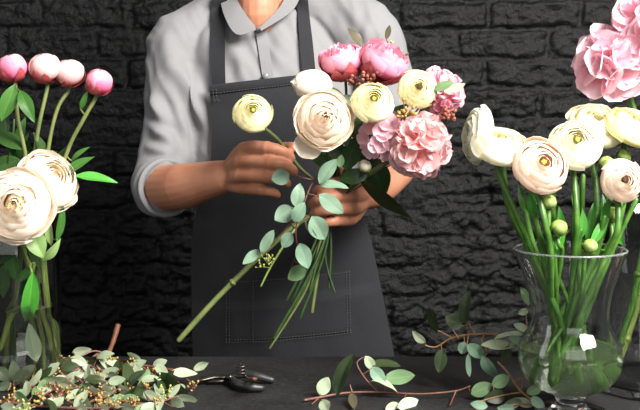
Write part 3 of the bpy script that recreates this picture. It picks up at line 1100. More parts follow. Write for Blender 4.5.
cuff([(158, 182, 2.056), (161, 185, 2.04), (164, 187, 2.024), (167, 187.5, 2.010)], [.0525, .053, .0525, .0515])
cuff([(411, 145, 2.065), (408, 150, 2.05), (405, 154, 2.035), (402, 157, 2.02)], [.045, .0455, .045, .044])

# apron
HALF = [(-.14, .193), (0, .190), (.12, .180), (.20, .173), (.27, .160), (.33, .135), (.39, .108), (.45, .098), (.53, .094), (.60, .092)]


def half(s):
    for i in range(len(HALF) - 1):
        if HALF[i][0] <= s <= HALF[i + 1][0]:
            t = (s - HALF[i][0]) / (HALF[i + 1][0] - HALF[i][0])
            return HALF[i][1] + (HALF[i + 1][1] - HALF[i][1]) * t
    return HALF[0][1]


S_TOP = .528


def apron_y(xl, s, off=0.0):
    a, b = sec(max(s, .0))
    if s < .12:
        b = max(b, .118)
    a = max(a + .012, half(s) + .02)
    y = -(b + .013) * math.sqrt(max(0.0, 1 - (xl / a) ** 2)) ** .8
    fold = .0035 * noise.noise(Vector((xl * 11, s * 4, 2.0))) + .0025 * noise.noise(Vector((xl * 5 + s * 9, s * 14, 6.0)))
    low = max(0.0, min(1.0, (.30 - s) / .2))
    fold += low * .0035 * math.sin(xl * 48 + s * 6)
    return y - abs(fold) - off


def ap(xl, s, off=0.0):
    return W2(xl, apron_y(xl, s, off), s)


am = MB()
nS, nX = 70, 44
front = []
for i in range(nS + 1):
    s = -.13 + (S_TOP + .13) * i / nS
    h = half(s)
    front.append([ap(-h + 2 * h * j / nX, s) for j in range(nX + 1)])
am.grid(front)
bk = [[p + Vector((0, .003, 0)) for p in r] for r in front]
am.grid(bk[::-1])
am.grid([front[-1], bk[-1]]); am.grid([bk[0], front[0]])
am.grid([[r[0] for r in bk], [r[0] for r in front]]); am.grid([[r[-1] for r in front], [r[-1] for r in bk]])
apron = part('apron', am, M['apron'], person)
# hem along the top of the bib
hmb = MB()
rows = []
for k, s in enumerate((S_TOP - .016, S_TOP - .015, S_TOP - .002, S_TOP + .002, S_TOP + .0015)):
    o = (.0, .0022, .0026, .0015, -.003)[k]
    rows.append([ap(-half(s) + 2 * half(s) * j / 30, s, o) for j in range(31)])
hmb.grid(rows)
part('bib_hem', hmb, M['apron'], person, apron)


# straps over the shoulders
def strap(edge_l, edge_r):
    mb = MB()
    slab(mb, crv(edge_l), crv(edge_r), .0025)
    part('shoulder_strap', mb, M['apron'], person, apron)


cL = [(x, y) for x, y in ((212, 87), (211, 66), (211, 44), (211, 24), (211.5, 10))]
cR = [(x, y) for x, y in ((225.5, 85), (225, 66), (225, 44), (225, 24), (226, 10))]
strap([surf(*q, .009) for q in cL] + [P(212.5, -2, 2.10), P(217, -14, 2.15), P(228, -24, 2.21)], [surf(*q, .009) for q in cR] + [P(228, -4, 2.085), P(234, -16, 2.12), P(242, -28, 2.20)])
cL = [(302.5, 78), (301, 60), (299.5, 40), (298, 20), (297, 6)]
cR = [(316, 77), (314.5, 60), (312.5, 40), (310, 20), (308.5, 6)]
strap([surf(*q, .009) for q in cL] + [P(295, -6, 2.085), P(290, -18, 2.12), P(282, -30, 2.20)], [surf(*q, .009) for q in cR] + [P(307, -6, 2.10), P(302, -20, 2.15), P(294, -30, 2.21)])


# kangaroo pocket and stitching
def l2(px, py, d=2.035):
    q = P(px, py, d) - Vector((OX, OD, OZ))
    return q.x * CL + q.z * SL, -q.x * SL + q.z * CL


pc = [l2(225, 281), l2(351, 271), l2(352, 333), l2(225, 343)]
pm = MB(); rows = []
for i in range(17):
    v = i / 16
    r = []
    for j in range(25):
        u = j / 24
        e = min(u, 1 - u, v, 1 - v)
        x = (pc[0][0] * (1 - u) + pc[1][0] * u) * (1 - v) + (pc[3][0] * (1 - u) + pc[2][0] * u) * v
        s = (pc[0][1] * (1 - u) + pc[1][1] * u) * (1 - v) + (pc[3][1] * (1 - u) + pc[2][1] * u) * v
        r.append(ap(x, s, .0035 if e > .001 else -.001))
    rows.append(r)
pm.grid(rows)
pocket = part('pocket', pm, M['apron'], person, apron)
stm = MB()


def stitch(a, b, off=.0052, n=None):
    L = math.hypot(b[0] - a[0], b[1] - a[1])
    n = n or int(L / .0055)
    for i in range(n):
        t0, t1 = (i + .12) / n, (i + .78) / n
        q0 = (a[0] + (b[0] - a[0]) * t0, a[1] + (b[1] - a[1]) * t0); q1 = (a[0] + (b[0] - a[0]) * t1, a[1] + (b[1] - a[1]) * t1)
        tube(stm, [ap(*q0, off), ap(*q1, off)], [.00055], 4, 1, cap=0, smooth=False)


def inset(i, j, t):
    return (pc[i][0] + (pc[j][0] - pc[i][0]) * t, pc[i][1] + (pc[j][1] - pc[i][1]) * t)


for du in (.012, .035):
    a0, a1 = inset(1, 0, du), inset(2, 3, du)
    stitch(a0, a1)
    stitch(inset(0, 1, du), inset(3, 2, du))
    stitch(inset(3, 0, du * 1.6), inset(2, 1, du * 1.6))
stitch(inset(0, 3, .03), inset(1, 2, .03)); stitch(inset(0, 1, .225), inset(3, 2, .225))
part('stitching', stm, M['thread'], person, apron)
stm = MB()
for (xl, s0, s1) in ((-.088, .522, .50), (-.082, .522, .50)):
    stitch((xl, s0), (xl, s1))
stitch((-.09, .500), (-.076, .500)); stitch((-.092, .514), (.09, .514), .0036)
part('stitching', stm, M['thread'], person, apron)
# ------------------------------------------------------------------ glass
def vase_profile(cx, d, pts):
    return [(r * d / F, P(320, y, d).z) for r, y in pts]


# footed vase on the right
VD, VX = 1.385, 570
VC = P(VX, 300, VD)
foot_z = TABLE_Z + .0005
k_ = VD / F


def vz(py):
    return P(VX, py, VD).z


outer = [(56, 250), (53.5, 256), (50, 265), (45.5, 278), (41, 294), (38.5, 308), (38, 320), (40, 327), (46, 335), (50.5, 346), (51.5, 357), (50, 367), (45, 377), (37, 385), (27, 390), (17, 393)]
inner = [(r - 1.7, y + .4) for r, y in outer[:-2]]
inner = [(r - (1.2 if y > 330 else 0), y - (2.5 if y > 372 else 0)) for r, y in inner] + [(22, 385.5), (8, 387.5), (.3, 388)]
fv = thing('footed_vase', 'clear glass vase with flared rim and round bowl holding the white ranunculus', 'vase', Vector((VC.x, VD, TABLE_Z)))
gm = MB()
prof = [(r * k_, vz(y)) for r, y in outer] + [(14 * k_, vz(393.5)), (.0004, vz(393.6))]
prof_in = [(r * k_, vz(y)) for r, y in inner]
full = prof_in[::-1] + [(54.4 * k_, vz(249.7)), (54.8 * k_, vz(249.2)), (55.2 * k_, vz(249.05)), (55.7 * k_, vz(249.2)), (56 * k_, vz(249.6))] + prof
lathe(gm, VC, full, 72)
outward(part('bowl', gm, M['glass'], fv))
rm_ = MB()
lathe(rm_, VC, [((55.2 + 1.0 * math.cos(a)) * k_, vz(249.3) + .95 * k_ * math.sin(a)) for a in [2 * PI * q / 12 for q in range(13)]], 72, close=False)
part('rim', rm_, M['rim'], fv)  # ring added over the glass edge to carry the painted sheen
fm_ = MB()
z0 = vz(393.2)
foot = [(.0004, z0), (13 * k_, z0 - .0005), (15.5 * k_, z0 - .004), (13.5 * k_, z0 - .008), (13.5 * k_, z0 - .011), (17 * k_, z0 - .015), (24 * k_, TABLE_Z + .007), (34 * k_, TABLE_Z + .004), (35.5 * k_, TABLE_Z + .002), (34 * k_, foot_z), (.0004, foot_z)]
lathe(fm_, VC, foot[::-1], 64)
outward(part('foot', fm_, M['glass'], fv))
wm = MB()
WL = 349
wi = [(r, y) for r, y in inner if y >= WL]
wr0 = 48.0
wp = [(.0004, vz(WL)), ((wr0 - 3) * k_, vz(WL)), ((wr0 + .4) * k_, vz(WL - .8))] + [((r + .35) * k_, vz(y + .3)) for r, y in wi]
lathe(wm, VC, wp[::-1], 64)
outward(part('water', wm, M['water'], fv))

# tall cylinder vase at the left edge
LD, LX, LRr = 1.545, 9, 51
LC = P(LX, 300, LD); lk = LD / F


def cyl_vase(name, label, C, r, z_top, wall=.0026, base=.006, water=None, wl='water'):
    t = thing(name, label, 'vase', Vector((C.x, C.y, TABLE_Z)))
    g = MB()
    pr = [(.0004, TABLE_Z + base), (r - wall - .003, TABLE_Z + base), (r - wall, TABLE_Z + base + .004), (r - wall, z_top - .002), (r - wall / 2, z_top), (r, z_top - .002), (r, TABLE_Z + .003), (r - .003, TABLE_Z + .0005), (.0004, TABLE_Z + .0005)]
    lathe(g, C, pr, 72)
    outward(part('cylinder', g, M['glass'], t))
    if water:
        w_ = MB()
        lathe(w_, C, [(.0004, water), (r - wall - .002, water), (r - wall + .0003, water + .001), (r - wall + .0003, TABLE_Z + base + .003), (r - wall - .003, TABLE_Z + base - .0003), (.0004, TABLE_Z + base - .0003)][::-1], 64)
        outward(part('water', w_, M['clear_water'], t))
    return t


LW = P(LX, 304, LD).z
cyl_vase('cylinder_vase', 'tall clear glass cylinder vase of pink peony buds and pale roses', LC, LRr * lk, P(LX, 196, LD).z, water=LW)
# tall cylinder at the right edge, behind the footed vase
RD, RX, RRr = 1.50, 657, 62
RC = P(RX, 300, RD)
cyl_vase('cylinder_vase', 'thick-based clear glass cylinder at the corner holding the ruffled pink peonies', RC, RRr * RD / F, P(RX, 208, RD).z, wall=.003, base=.012)

# ------------------------------------------------------------------ bouquet in the hands
GR = P(333, 199, 1.822)          # where the stems cross in the fist


def bouquet_stem(px, py, d, gx=0, gy=0, gd=0, tail=None, mid=None):
    pts = []
    if mid:
        pts += [P(*q) for q in mid]
    pts.append(P(333 + gx, 199 + gy, 1.822 + gd))
    if tail:
        pts += [P(*q) for q in tail]
    return pts


flower('ranunculus', 'single cream ranunculus pinched between thumb and finger of the hand on the left', 'flower', 'ranunculus', (253, 112, 1.765), 19, A(.08, .86, .36), 'cream',
       px3((272, 134, 1.80), (284, 147, 1.817), (300, 168, 1.83), (320, 186, 1.832), (326, 205, 1.835), (321, 250, 1.83), (312, 312, 1.82)), 'stem_olive', .0030, 'eye', 'sepal')
flower('rose', 'large open cream-peach garden rose at the front of the bouquet', 'flower', 'rose', (324, 119, 1.665), 28, A(.08, .95, .14), 'rose',
       bouquet_stem(0, 0, 0, -6, 2, .004, [(322, 240, 1.815), (310, 290, 1.805)], [(328, 160, 1.76)]), 'stem_dark_shaded', .0024, None, 'sepal', seed=11, guards=((-.50, -.85, 1.22, .52, .02), (.35, -.9, .70, .36, .10), (-1, -.1, .72, .42, .12), (.9, .3, .66, .4, .12)))
flower('rose', 'half-closed pale rose lying sideways above the large peach rose', 'flower', 'rosebud_long', (312, 85, 1.735), 17, A(-.95, .22, .12), 'rose_pale',
       bouquet_stem(0, 0, 0, -2, -3, .010, [(331, 250, 1.83), (329, 288, 1.825)], [(342, 98, 1.77), (342, 140, 1.80)]), 'stem_dark_shaded', .0023, None, 'sepal')
flower('peony', 'bright pink half-open peony at the top left of the bouquet', 'flower', 'half_open', (342, 59, 1.77), 22.5, A(-.16, .30, .93), 'pink',
       bouquet_stem(0, 0, 0, 0, 4, .006, [(324, 255, 1.82), (300, 318, 1.815)], [(346, 110, 1.80), (340, 160, 1.81)]), 'stem_dark_shaded', .0024, None, 'sepal_red')
flower('peony', 'bright pink half-open peony leaning to the right at the top of the bouquet', 'flower', 'half_open', (384, 60, 1.755), 24, A(.42, .42, .80), 'pink',
       bouquet_stem(0, 0, 0, 4, -2, .004, [(318, 260, 1.815), (284, 328, 1.81)], [(372, 110, 1.80), (350, 160, 1.81)]), 'stem_dark_shaded', .0024, None, 'sepal_red')
flower('ranunculus', 'round cream ranunculus in the middle of the bouquet beside the peach rose', 'flower', 'ranunculus', (373, 101, 1.665), 20.5, A(.12, .88, .40), 'cream',
       bouquet_stem(0, 0, 0, 3, 2, -.002, [(316, 262, 1.80), (274, 338, 1.79)], [(368, 140, 1.74), (346, 175, 1.79)]), 'stem_dark_shaded', .0024, 'eye', 'sepal')
flower('ranunculus', 'round cream ranunculus on the right of the bouquet above the pink hydrangea', 'flower', 'ranunculus', (418, 88, 1.69), 19, A(.10, .93, .22), 'cream',
       bouquet_stem(0, 0, 0, 6, 0, .006, [(318, 245, 1.815), (292, 302, 1.81)], [(398, 120, 1.75), (360, 170, 1.80)]), 'stem_dark_shaded', .0024, 'dark_eye', 'sepal')
flower('carnation', 'fringed pink carnation at the far right edge of the bouquet', 'flower', 'carnation', (440, 93, 1.755), 28, A(.45, .70, .40), 'carn',
       bouquet_stem(0, 0, 0, 7, 3, .008, [(322, 250, 1.825), (296, 306, 1.82)], [(410, 130, 1.79), (368, 172, 1.81)]), 'stem_dark_shaded', .0026)
flower('hydrangea', 'big soft pink ruffled hydrangea at the lower right of the bouquet', 'flower', 'ruffle', (419, 147, 1.70), 37, A(.12, .92, .06), 'soft_pink',
       bouquet_stem(0, 0, 0, 1, 5, -.004, [(300, 222, 1.80), (262, 254, 1.785), (218, 297, 1.78), (179, 340, 1.775)], [(372, 172, 1.76), (350, 188, 1.80)]), 'stem_olive', .0046, node=2, seed=5, base_k=.5)
flower('hydrangea', 'small dusky pink hydrangea tucked under the middle cream ranunculus', 'flower', 'florets', (382, 134, 1.72), 22, A(-.25, .9, .15), 'lilac',
       bouquet_stem(0, 0, 0, -3, 6, .006, [(312, 250, 1.82), (287, 300, 1.815)], [(368, 160, 1.77), (346, 186, 1.80)]), 'stem_dark_shaded', .0023, base_k=.4)
flower('ranunculus', 'tiny white flower bud peeping out of the dark leaves above the hand', 'flower', 'bud', (365, 166, 1.735), 6.5, A(.35, .35, .85), 'white',
       bouquet_stem(0, 0, 0, 4, 6, -.004, None, [(356, 182, 1.77)]), 'stem_dark_shaded', .0015, None, 'sepal')


def filler(label, stem, heads, m_):
    root = thing('filler_blossom', label, 'flower', stem[-1])
    st = MB(); path = tube(st, stem, [.0012], 6, 5)
    rng = random.Random(int(heads[0][0]))
    for (x, y, d, r, n) in heads:
        c = P(x, y, d)
        mb, sk = bud_cluster(c, r * d / F, n, .0030, rng, A(0, .6, .8))
        o = part('bud_cluster', mb, M[m_], root)
        tube(sk, [near_on([path], c), c - A(0, .6, .8) * r * d / F * .6], [.0008], 5, 1, cap=0, smooth=False)
        part('bud_stalk', sk, M['stem_red'], root, o)
    part('stem', st, M['stem_red'], root)


filler('russet filler buds between the two bright pink peonies', px3((368, 80, 1.75), (356, 130, 1.79), (338, 190, 1.825)), [(368, 76, 1.735, 9, 26), (356, 82, 1.75, 7, 16)], 'berry_red')
filler('ochre filler buds just above the big pink hydrangea', px3((404, 114, 1.70), (385, 150, 1.76), (342, 192, 1.82)), [(405, 113, 1.675, 8, 30)], 'berry')
filler('russet filler buds under the fringed carnation', px3((446, 116, 1.72), (410, 150, 1.78), (346, 196, 1.825)), [(447, 114, 1.705, 8, 30)], 'berry_red')

# foliage of the bouquet
sprig('eucalyptus_sprig', 'silver eucalyptus sprig drooping over the hands below the bouquet', [
    [(338, 168, 1.775), (322, 173, 1.745), (312, 184, 1.735), (304, 203, 1.73), (296, 228, 1.73), (297, 250, 1.74), (291, 268, 1.75)],
    [(314, 180, 1.735), (304, 178, 1.73), (292, 174, 1.735)], [(300, 215, 1.73), (290, 224, 1.73), (280, 236, 1.735), (270, 247, 1.74)],
    [(308, 194, 1.73), (318, 196, 1.725)], [(301, 212, 1.73), (309, 218, 1.725)]],
    [(280.5, 177, 19, 17, 200, 1.73), (328.5, 171, 31, 14, 55, 1.72), (340.5, 161, 13, 8, 80, 1.735, 'euc_green'), (334, 186, 29, 8, -2, 1.725, 'euc'), (331.5, 204, 31, 16, -38, 1.715),
     (298, 195, 24, 14, 80, 1.725), (284, 214, 22, 18, 215, 1.73), (299, 212, 22, 14, 60, 1.715), (318.5, 228, 27, 20, -60, 1.71), (313, 231, 26, 4, -52, 1.715, 'euc_pale'),
     (287, 240, 17, 13, 240, 1.725), (267.5, 241, 26, 11, 60, 1.735), (251, 257, 22, 10, 222, 1.745), (304, 256, 27, 16, -72, 1.725), (297, 273, 22, 15, 215, 1.745, 'euc_green')],
    'stem_red', rad=.0013)
sprig('eucalyptus_sprig', 'short eucalyptus tail with a lime flower cluster below the hands', [[(300, 222, 1.80), (284, 245, 1.775), (270, 268, 1.765), (261, 286, 1.76)]], [], 'stem_pale',
      [(268, 259, 1.755, 8, 18, 'berry_green'), (262, 264, 1.755, 5, 8, 'berry_green')], rad=.0018)
sprig('eucalyptus_sprig', 'olive brown leaves sticking up behind the pink peonies', [[(340, 190, 1.83), (362, 110, 1.81), (372, 60, 1.80), (368, 46, 1.80)], [(370, 80, 1.80), (388, 54, 1.805), (389, 44, 1.805)], [(378, 76, 1.80), (394, 62, 1.80)]],
      [(355, 37, 24, 9, 125, 1.79), (388, 32, 15, 6, 75, 1.80), (402, 56, 16, 7, 25, 1.79), (350, 100, 22, 10, 160, 1.77, 'euc'), (398, 78, 18, 8, 40, 1.80)], 'stem_red', [(392, 43, 1.80, 3, 6, 'berry_green')], lmat='euc_brown')
sprig('eucalyptus_sprig', 'pair of grey-green leaves pointing right beyond the cream ranunculus', [[(346, 190, 1.82), (400, 130, 1.78), (428, 98, 1.735), (436, 92, 1.72)]],
      [(444, 86, 21, 9, 22, 1.685, 'euc_green'), (455, 88, 23, 8, 22, 1.68, 'euc_pale'), (424, 112, 18, 8, 240, 1.72, 'euc_dark')], 'stem_pale')
sprig('leafy_branch', 'dark glossy leaves under the flowers with one long leaf reaching right', [[(333, 205, 1.826), (346, 180, 1.79), (352, 150, 1.77), (356, 128, 1.76)], [(346, 182, 1.79), (356, 176, 1.775), (366, 180, 1.77)]],
      [(378, 178, 46, 26, -75, 1.785), (386, 199, 72, 13, -37, 1.76, 'euc_dark'), (352, 152, 40, 20, 70, 1.75), (338, 152, 34, 18, 120, 1.775), (366, 150, 34, 20, 40, 1.775), (356, 176, 34, 16, 10, 1.76), (322, 160, 30, 14, 160, 1.78),
       (344, 132, 30, 16, 100, 1.75), (398, 115, 30, 18, 50, 1.765), (360, 125, 30, 16, 60, 1.75)], 'stem_dark_shaded', cat='leaves', lmat='leaf_dark', rad=.002, power=1.0, asp=.3)  # leaves between the blooms are added so the bouquet's gaps look dark
for lab, pts, m_ in (('dark bare stem hanging straight down on the right under the fist', [(336, 190, 1.815), (327, 232, 1.825), (326, 262, 1.825), (335, 293, 1.82)], 'stem_dark_shaded'),
                     ('thin grass-like stem tail curving down to the pocket', [(334, 192, 1.82), (318, 250, 1.81), (306, 290, 1.81), (270, 348, 1.80)], 'stem_olive')):
    t = thing('cut_stem', lab, 'stem', P(*pts[-1]))
    m2 = MB(); tube(m2, px3(*pts), [.002, .0017], 7, 6); part('stem', m2, M[m_], t)

# ------------------------------------------------------------------ ranunculus in the footed vase


def vase_stem(px, py, d, k=1.0, turn=0.0, yend=376, lean=None):
    c = P(px, py, d)
    v = Vector((c.x - VC.x, c.y - VD, 0))
    if v.length > .001:
        dirv = v.normalized()
    else:
        dirv = Vector((0, -1, 0))
    rim = Vector((VC.x, VD, vz(252))) + dirv * min(.050, v.length * .75)
    dr = dirv.copy(); dr.rotate(Matrix.Rotation(turn, 3, 'Z'))
    j = random.Random(int(px * 3 + py))
    neck = Vector((VC.x + j.uniform(-.018, .018), VD + j.uniform(-.018, .018), vz(316))) + dr * .012 * k
    end = Vector((VC.x + j.uniform(-.034, .034), VD + j.uniform(-.030, .030), vz(yend + 2 - j.uniform(0, 22)))) - dr * .012 * k
    up = c.lerp(rim, .55); up.z = (c.z * .4 + rim.z * .6); up += Vector((dirv.x, dirv.y, 0)) * .006
    return [up, rim, neck, end]


G = 'ranunculus in the footed vase'
RV = [('white ranunculus in side view facing left, leftmost in the footed vase', 'ranunculus_loose', (474, 134, 1.40), 25, A(-.80, .16, .12), 'white', None),
      ('white ranunculus tipped upward with a green eye, second from left in the footed vase', 'ranunculus_loose', (501, 143, 1.365), 26, A(.08, .50, .84), 'white', 'eye'),
      ('blush pink ranunculus facing the viewer, lowest of the left group in the footed vase', 'ranunculus_loose', (542, 164, 1.33), 25.5, A(.15, .88, .40), 'blush', 'eye'),
      ('ivory ranunculus with a green eye just right of the blush one', 'ranunculus', (576, 143, 1.36), 25, A(-.02, .85, .50), 'ivory', 'eye'),
      ('ivory ranunculus highest at the back of the footed vase group', 'ranunculus_loose', (597, 123, 1.415), 26, A(.10, .65, .75), 'ivory', None),
      ('ivory ranunculus at the right edge directly below the large peonies', 'ranunculus_loose', (634, 124, 1.40), 25, A(.25, .55, .80), 'cream', 'eye'),
      ('blush ranunculus with a dark centre, lowest right in the footed vase', 'ranunculus', (623, 180, 1.335), 20.5, A(.04, .98, .12), 'blush', 'dark_eye')]
for i, (lab, kd, pos, r_, ax, m_, ey) in enumerate(RV):
    flower('ranunculus', lab, 'flower', kd, pos, r_, ax, m_, vase_stem(pos[0] + (18 if i == 0 else 0), pos[1], pos[2], 1, [.3, -.2, .2, -.3, .4, .1, -.4][i], 374), 'stem', .0042, ey, 'sepal', group=G)
BV = [('green ranunculus bud below the blush ranunculus', (549, 202, 1.345), 7.5, A(-.1, .7, .7)), ('plump green bud lower down, just above the vase rim on the left', (559, 228, 1.345), 8.5, A(.1, .6, .7)),
      ('small green bud at the vase rim', (590, 246, 1.34), 7.5, A(0, .6, .8)), ('green bud under the highest ivory ranunculus', (607, 164, 1.39), 8, A(-.3, .7, .4)),
      ('green bud between the two right-hand ranunculus blooms', (624, 156, 1.40), 7, A(.3, .6, .7)), ('pale green bud beneath the dark-centred ranunculus', (613, 214, 1.37), 7.5, A(.2, .7, .6))]
for i, (lab, pos, r_, ax) in enumerate(BV):
    flower('ranunculus_bud', lab, 'flower bud', 'bud', pos, r_, ax, 'bud_green', vase_stem(*pos, .8, i * .5 - 1, 372), 'stem', .0030, None, 'sepal', group='green buds in the footed vase')
# loose leafy greens standing in the vase
for i, (lab, pts, lv) in enumerate((
        ('leafy ranunculus stem at the left inside the vase rim', [(528, 205, 1.37), (546, 250, 1.37), (575, 318, 1.385), (590, 372, 1.39)], [(533, 190, 30, 6, 110, 1.37), (560, 240, 40, 9, 75, 1.36)]),
        ('upright leafless stem at the middle of the footed vase', [(583, 176, 1.39), (580, 250, 1.39), (570, 318, 1.385), (560, 374, 1.38)], [(590, 222, 40, 9, 80, 1.38)]),
        ('bright green stem leaning right in the footed vase', [(636, 200, 1.37), (612, 252, 1.375), (585, 318, 1.385), (562, 370, 1.395)], [(600, 230, 44, 10, 60, 1.36), (618, 232, 30, 8, 110, 1.38)]))):
    t = thing('leafy_branch', lab, 'stem', P(*pts[-1]), None)
    m2 = MB(); path = tube(m2, px3(*pts), [.0032, .003], 8, 6)
    part('stem', m2, M['stem'], t)
    for q in lv:
        b, tp, W, n = leaf_px(*q, asp=.2)
        lm = MB(); leaf_blade(lm, b, tp, W, n, .3, .15, 1)
        lo = part('leaf', lm, M['leaf_bright'], t)
        pm_ = MB(); tube(pm_, [near_on([path], b), b + (tp - b) * .04], [.0012], 6, 1, smooth=False); part('petiole', pm_, M['stem'], t, lo)

for i in range(9):
    q = random.Random(50 + i)
    x0 = 524 + i * 12 + q.uniform(-4, 4); y0 = q.uniform(196, 232); dd = q.uniform(1.355, 1.415)
    pts = [P(x0, y0, dd)] + vase_stem(x0, y0, dd, .6, q.uniform(-.8, .8), 373)[1:]
    t = thing('cut_stem', 'plain green stem standing among the others in the footed vase', 'stem', pts[-1], 'bare stems in the footed vase')
    m2 = MB(); tube(m2, pts, [.0036, .0042, .0036], 8, 6); part('stem', m2, M['stem'], t)
    lm = MB(); up = (pts[0] - pts[1]).normalized()
    leaf_blade(lm, pts[0] - up * .012, pts[0] + up * .028, .0065, Vector((q.uniform(-.5, .5), -1, .2)), .3, q.uniform(-.3, .3), 1)
    part('leaf', lm, M['leaf_bright' if i % 2 else 'leaf'], t)

# ruffled pink peonies of the corner cylinder
flower('peony', 'ruffled pink peony at the right edge, lower bloom of the two', 'flower', 'ruffle_big', (611, 63, 1.47), 44, A(-.35, .85, .0), 'peony',
       px3((640, 130, 1.52), (652, 200, 1.51), (634, 300, 1.50), (620, 345, 1.495), (609, 385, 1.49)), 'stem', .0046, node=2, seed=3, group='peonies in the corner cylinder')
flower('peony', 'large ruffled pink peony in the top right corner above the other', 'flower', 'ruffle_big', (655, 28, 1.46), 52, A(-.2, .9, .2), 'peony',
       px3((676, 120, 1.53), (672, 190, 1.53), (650, 275, 1.515), (622, 352, 1.50), (604, 386, 1.50)), 'stem_pale', .0052, node=4, seed=9, group='peonies in the corner cylinder')

# ------------------------------------------------------------------ left vase


def lvase(px, py, d, k=1.0, x2=None, yend=368):
    c = P(px, py, d)
    m1 = P(LX + (px - LX) * .62, 230, (d + LD) / 2)
    v = Vector((m1.x - LC.x, m1.y - LC.y, 0))
    if v.length > LRr * lk * .8:
        v *= LRr * lk * .8 / v.length
        m1.x, m1.y = LC.x + v.x, LC.y + v.y
    e = P(x2 if x2 is not None else LX - (px - LX) * .4, yend, LD)
    return [c.lerp(m1, .5), m1, e]


PB = [('pink peony bud at the left edge, leftmost of the row', (12, 68, 1.52), 14.5, A(-.1, .3, .95), 'bud_pink', [(18, 120, 1.53), (26, 158, 1.54), (34, 230, 1.545), (30, 366, 1.545)]),
      ('pale pink peony bud, second from the left of the row', (45, 68, 1.53), 15.5, A(-.05, .3, .95), 'bud_blush', [(39, 125, 1.535), (34, 160, 1.54), (26, 240, 1.545), (6, 366, 1.56)]),
      ('pale pink peony bud, third from the left, red sepals showing', (69, 73, 1.545), 14.5, A(.1, .3, .95), 'bud_blush', [(57, 110, 1.545), (48, 150, 1.545), (36, 240, 1.55), (46, 362, 1.55)]),
      ('pink peony bud with dark red sepals, rightmost of the row', (99, 82, 1.53), 13.5, A(.25, .3, .92), 'bud_pink', [(83, 120, 1.535), (66, 155, 1.54), (42, 235, 1.545), (38, 366, 1.535)])]
for lab, pos, r_, ax, m_, st in PB:
    lv = {12: [lf(8, 103, 40, 17, 250, 1.51, 'leaf', .4), lf(27, 106, 36, 14, -65, 1.505, 'leaf', .36)],
          45: [lf(40, 148, 34, 10, 110, 1.54, 'leaf_dark')], 69: [lf(62, 160, 30, 8, 75, 1.55, 'leaf_dark')],
          99: [lf(84, 100, 22, 6, 70, 1.525, 'leaf', .25), lf(78, 167, 40, 9, 35, 1.53, 'leaf', .3), lf(96, 179, 44, 9, -8, 1.525, 'leaf_bright', .3), lf(80, 154, 24, 5, 40, 1.54, 'leaf', .25)]}[pos[0]]
    flower('peony_bud', lab, 'flower bud', 'bud', pos, r_, ax, m_, px3(*st), 'stem_olive', .0030, None, 'sepal_red', lv, group='peony buds in the left vase', base_k=.8)
flower('rose', 'large cream rose with a yellow heart at the left edge of the vase', 'flower', 'rose', (17, 205, 1.44), 35, A(.12, .93, .22), 'rose_pale',
       px3((22, 240, 1.50), (30, 280, 1.53), (50, 364, 1.545)), 'stem_pale', .0032, 'stamen', 'sepal', [lf(35, 240, 40, 20, 115, 1.475, 'leaf_light', .5), lf(29, 300, 58, 17, 262, 1.49, 'leaf_bright', .3), lf(24, 276, 26, 8, 230, 1.50, 'leaf', .3)], seed=21)
flower('rose', 'pale blush rose seen from the side behind the large cream one', 'flower', 'rose', (50, 179, 1.50), 31, A(.62, .60, .50), 'rose_pale',
       px3((50, 230, 1.52), (43, 270, 1.535), (56, 362, 1.54)), 'stem_pale', .0030, None, 'sepal', [lf(50, 231, 30, 8, 95, 1.49, 'leaf_light', .3), lf(60, 222, 40, 8, 80, 1.50, 'leaf', .25), lf(52, 250, 28, 9, 50, 1.50, 'leaf_light', .35)], seed=22)
sprig('leafy_branch', 'dense dark leafy greens filling the left vase', [[(12, 366, 1.56), (14, 280, 1.56), (10, 200, 1.565), (14, 120, 1.56)], [(12, 220, 1.56), (32, 170, 1.56), (40, 140, 1.56)], [(14, 260, 1.55), (28, 250, 1.54)]],
      [(6, 140, 40, 16, 150, 1.545), (18, 150, 40, 14, 60, 1.55), (30, 155, 34, 10, 100, 1.55), (4, 165, 34, 18, 200, 1.54), (46, 160, 30, 10, 40, 1.555), (6, 256, 30, 16, 240, 1.50), (14, 270, 36, 16, 280, 1.51, 'leaf'),
       (4, 120, 30, 12, 100, 1.56), (22, 132, 30, 10, 80, 1.56, 'leaf'), (36, 262, 26, 12, 300, 1.53), (4, 285, 34, 14, 265, 1.51)], 'stem_dark_shaded', cat='leaves', lmat='leaf_dark', rad=.0022, power=1)
for i, (lab, pts) in enumerate((('yellow-green cut stem standing under water at the right of the left vase', [(46, 262, 1.55), (50, 310, 1.55), (58, 362, 1.55)]),
                                ('olive stem slanting down left under water in the left vase', [(34, 268, 1.52), (22, 310, 1.52), (2, 352, 1.52)]))):
    t = thing('cut_stem', lab, 'stem', P(*pts[-1]))
    m2 = MB(); tube(m2, px3(*pts), [.0034, .0032], 8, 6); part('stem', m2, M['stem_pale'], t)

